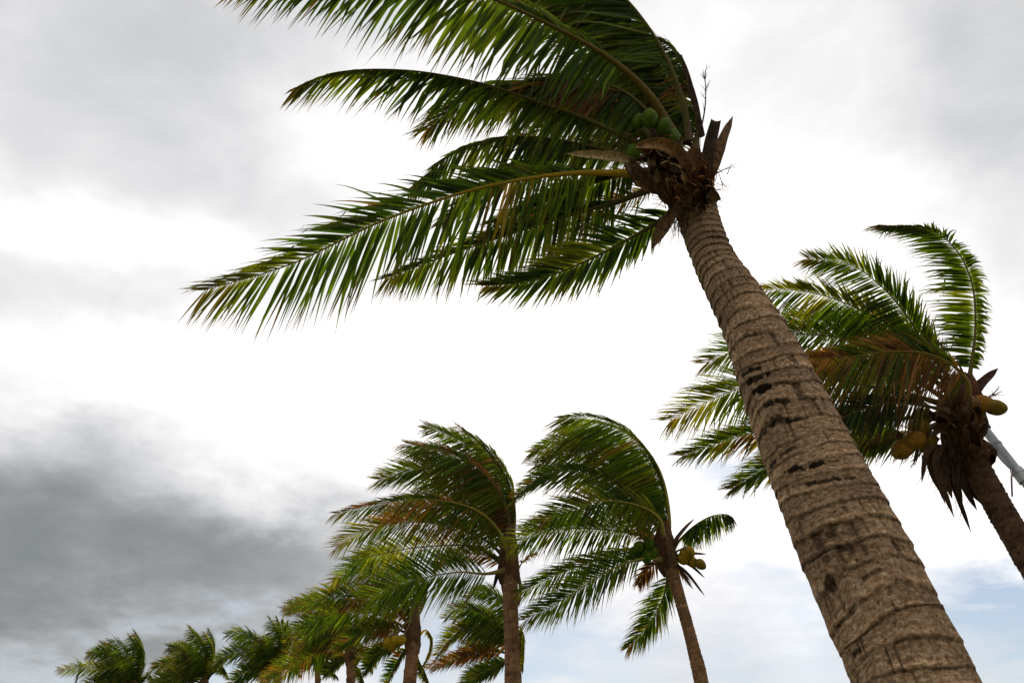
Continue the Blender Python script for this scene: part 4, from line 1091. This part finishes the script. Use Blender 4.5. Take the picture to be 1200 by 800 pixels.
far_palm('palm mostly hidden behind the upright trunk, crown streaming left of it', 21.0,
    [(603, 770, 12), (604, 785, 12.5), (605, 800, 13)], [(604, 735, 5), (603, 755, 14), (603, 775, 15)],
    [([(602, 755), (596, 720), (578, 698), (556, 695), (546, 702)], dict(L=.62)),
     ([(601, 757), (580, 728), (555, 714), (535, 713), (522, 724)], dict(L=.62)),
     ([(600, 760), (572, 742), (545, 738), (528, 748), (512, 768)], dict(dry=.2, yellow=.5, L=.62)),
     ([(600, 765), (570, 762), (540, 770), (506, 784)], dict(dry=.6, L=.5)),
     ([(600, 770), (580, 782), (560, 792), (545, 806)], dict(L=.5)),
     ([(604, 760), (612, 740), (614, 755), (613, 785)], dict(L=.35, yellow=.5)),
     ([(602, 760), (590, 735), (565, 725), (540, 735)], dict(L=.6, dark=1.0)),
     ([(602, 765), (585, 750), (560, 755), (540, 765)], dict(L=.6, dry=.5))],
    6)

far_palm('palm with one long arching yellow frond, left of the coconut-hung palm', 23.0,
    [(411, 772, 10), (411, 787, 10), (411, 800, 10.5)], [(412, 742, 5), (411, 760, 13), (411, 778, 13)],
    [([(410, 772), (396, 765), (375, 766), (350, 778), (306, 804)], dict(yellow=.35, dry=.3, fb=(-.1, -1, 0), petc=(.4, .24, .05))),
     ([(411, 765), (400, 742), (380, 728), (360, 728), (337, 748)], dict(yellow=.2)),
     ([(411, 762), (405, 730), (385, 712), (360, 708), (338, 716)], dict(dry=.4)),
     ([(412, 762), (412, 735), (400, 715), (378, 704)], {}),
     ([(410, 765), (392, 748), (370, 744), (350, 756)], dict(dry=.2)),
     ([(413, 768), (425, 757), (436, 762), (441, 778)], dict(L=.45, yellow=.6, petc=(.35, .3, .06))),
     ([(412, 775), (421, 785), (428, 802)], dict(L=.4)),
     ([(413, 765), (424, 745), (430, 730)], dict(L=.5)),
     ([(410, 770), (395, 775), (380, 790)], dict(L=.45, dark=1.0))],
    7, [(417, 776), (420, 771)], nut_r=3.6)

far_palm('small palm with a single frond standing straight up, second crown right of the leftmost pair', 30.0,
    [(325, 790, 8), (325, 800, 8), (326, 815, 8.5)], [(325, 772, 4), (325, 784, 9), (325, 796, 9)],
    [([(325, 786), (327, 765), (325, 745), (317, 727)], dict(L=.75, roll=5)),
     ([(326, 786), (331, 765), (333, 748), (329, 728)], dict(L=.6, roll=5, fa=(.1, .9, 0))),
     ([(323, 785), (311, 762), (298, 748), (284, 741), (266, 743)], dict(yellow=.3)),
     ([(322, 787), (303, 770), (282, 764), (262, 770), (244, 786)], dict(L=.75)),
     ([(321, 790), (303, 786), (285, 790), (270, 803)], dict(L=.75)),
     ([(324, 786), (316, 760), (305, 750)], dict(dark=1.0)),
     ([(327, 790), (334, 782), (345, 780), (352, 790)], dict(L=.5, fa=(-.2, .6, 0))),
     ([(322, 792), (310, 800), (300, 815)], dict(L=.5))],
    8, n=40, w=.07, L=.8)

far_palm('small palm between the leftmost palm and the one with an upright frond', 31.0,
    [(240, 803, 7.5), (240, 815, 8), (241, 830, 8)], [(240, 785, 4), (240, 797, 9), (240, 808, 9)],
    [([(240, 797), (242, 775), (236, 755), (225, 741)], dict(roll=5)),
     ([(241, 797), (248, 775), (248, 758), (240, 743)], dict(L=.6)),
     ([(238, 797), (225, 774), (212, 761), (198, 758)], dict(yellow=.3)),
     ([(237, 798), (220, 783), (202, 776), (180, 779)], dict(dry=.2, yellow=.4)),
     ([(236, 800), (215, 793), (195, 797), (180, 806)], dict(yellow=.4)),
     ([(242, 798), (252, 785), (260, 780), (266, 788)], dict(L=.55)),
     ([(239, 797), (232, 770), (220, 757)], {}),
     ([(237, 800), (225, 785), (205, 786)], dict(dry=.4))],
    9, n=40, w=.07, L=.8)

far_palm('leftmost palm, a dense dark green crown at the bottom edge', 33.0,
    [(158, 812, 7.5), (158, 824, 8), (159, 838, 8)], [(158, 790, 4), (158, 804, 9), (158, 815, 9)],
    [([(158, 806), (163, 780), (161, 762), (152, 747)], dict(roll=5)),
     ([(157, 805), (152, 775), (142, 757), (128, 752)], {}),
     ([(156, 806), (142, 778), (125, 764), (105, 766)], {}),
     ([(155, 808), (135, 790), (110, 782), (72, 786)], dict(yellow=.5, n=34)),
     ([(155, 810), (132, 800), (110, 802), (90, 812)], dict(yellow=.3)),
     ([(159, 806), (167, 785), (168, 765), (160, 748)], dict(L=.6)),
     ([(160, 808), (170, 795), (176, 790), (180, 800)], dict(L=.45)),
     ([(157, 805), (150, 785), (135, 772), (118, 778)], dict(dark=1.0)),
     ([(156, 806), (145, 790), (128, 784), (112, 796)], dict(dark=1.0))],
    10, n=40, w=.07, L=.82)

far_palm('faint small palm crown showing between the arching yellow frond and the upright one', 36.0,
    [(372, 782, 6.5), (372, 792, 6.5), (372, 806, 7)], [(372, 765, 3), (372, 775, 8), (372, 786, 8)],
    [([(372, 778), (374, 766), (370, 757), (362, 752)], {}),
     ([(371, 778), (362, 764), (350, 760), (340, 766)], {}),
     ([(371, 779), (355, 772), (343, 777)], {}),
     ([(373, 778), (382, 766), (384, 756)], dict(L=.6)),
     ([(373, 780), (385, 775), (392, 782)], dict(L=.6))],
    11, n=34, w=.08, L=.85)

# ------------------------------------------------------------------ the pole top beyond the leftmost palm
def pole_far():
    D = 40.0
    top = at(95, 780, D)
    e = bpy.data.objects.new('grey_post', None); col.objects.link(e)
    base = np.array((top[0], top[1], ground_z(top[0], top[1]))); e.location = base
    e['label'] = 'tiny dark grey post head poking out between the leftmost fronds'; e['category'] = 'post'
    q = np.array([(top[0], top[1], z) for z in np.linspace(base[2] - .1, top[2], 8)])
    v, f = tube(q, np.linspace(.09, .05, 8), ref=(1, 0, 0), sides=10)
    mesh_obj('shaft', v, f, METAL, e, base, True, np.ones_like(v) * np.array((.12, .125, .14)))
    q = spline([top + (-.22, 0, .06), top + (0, 0, .0), top + (.15, 0, .05), top + (.30, 0, .13)], 10)
    v, f = tube(q, np.r_[.03, np.linspace(.10, .09, 8), .03], np.r_[.02, np.linspace(.06, .05, 8), .02], sides=10)
    mesh_obj('post_head', v, f, METAL, e, base, True, np.ones_like(v) * np.array((.10, .105, .12)))
pole_far()
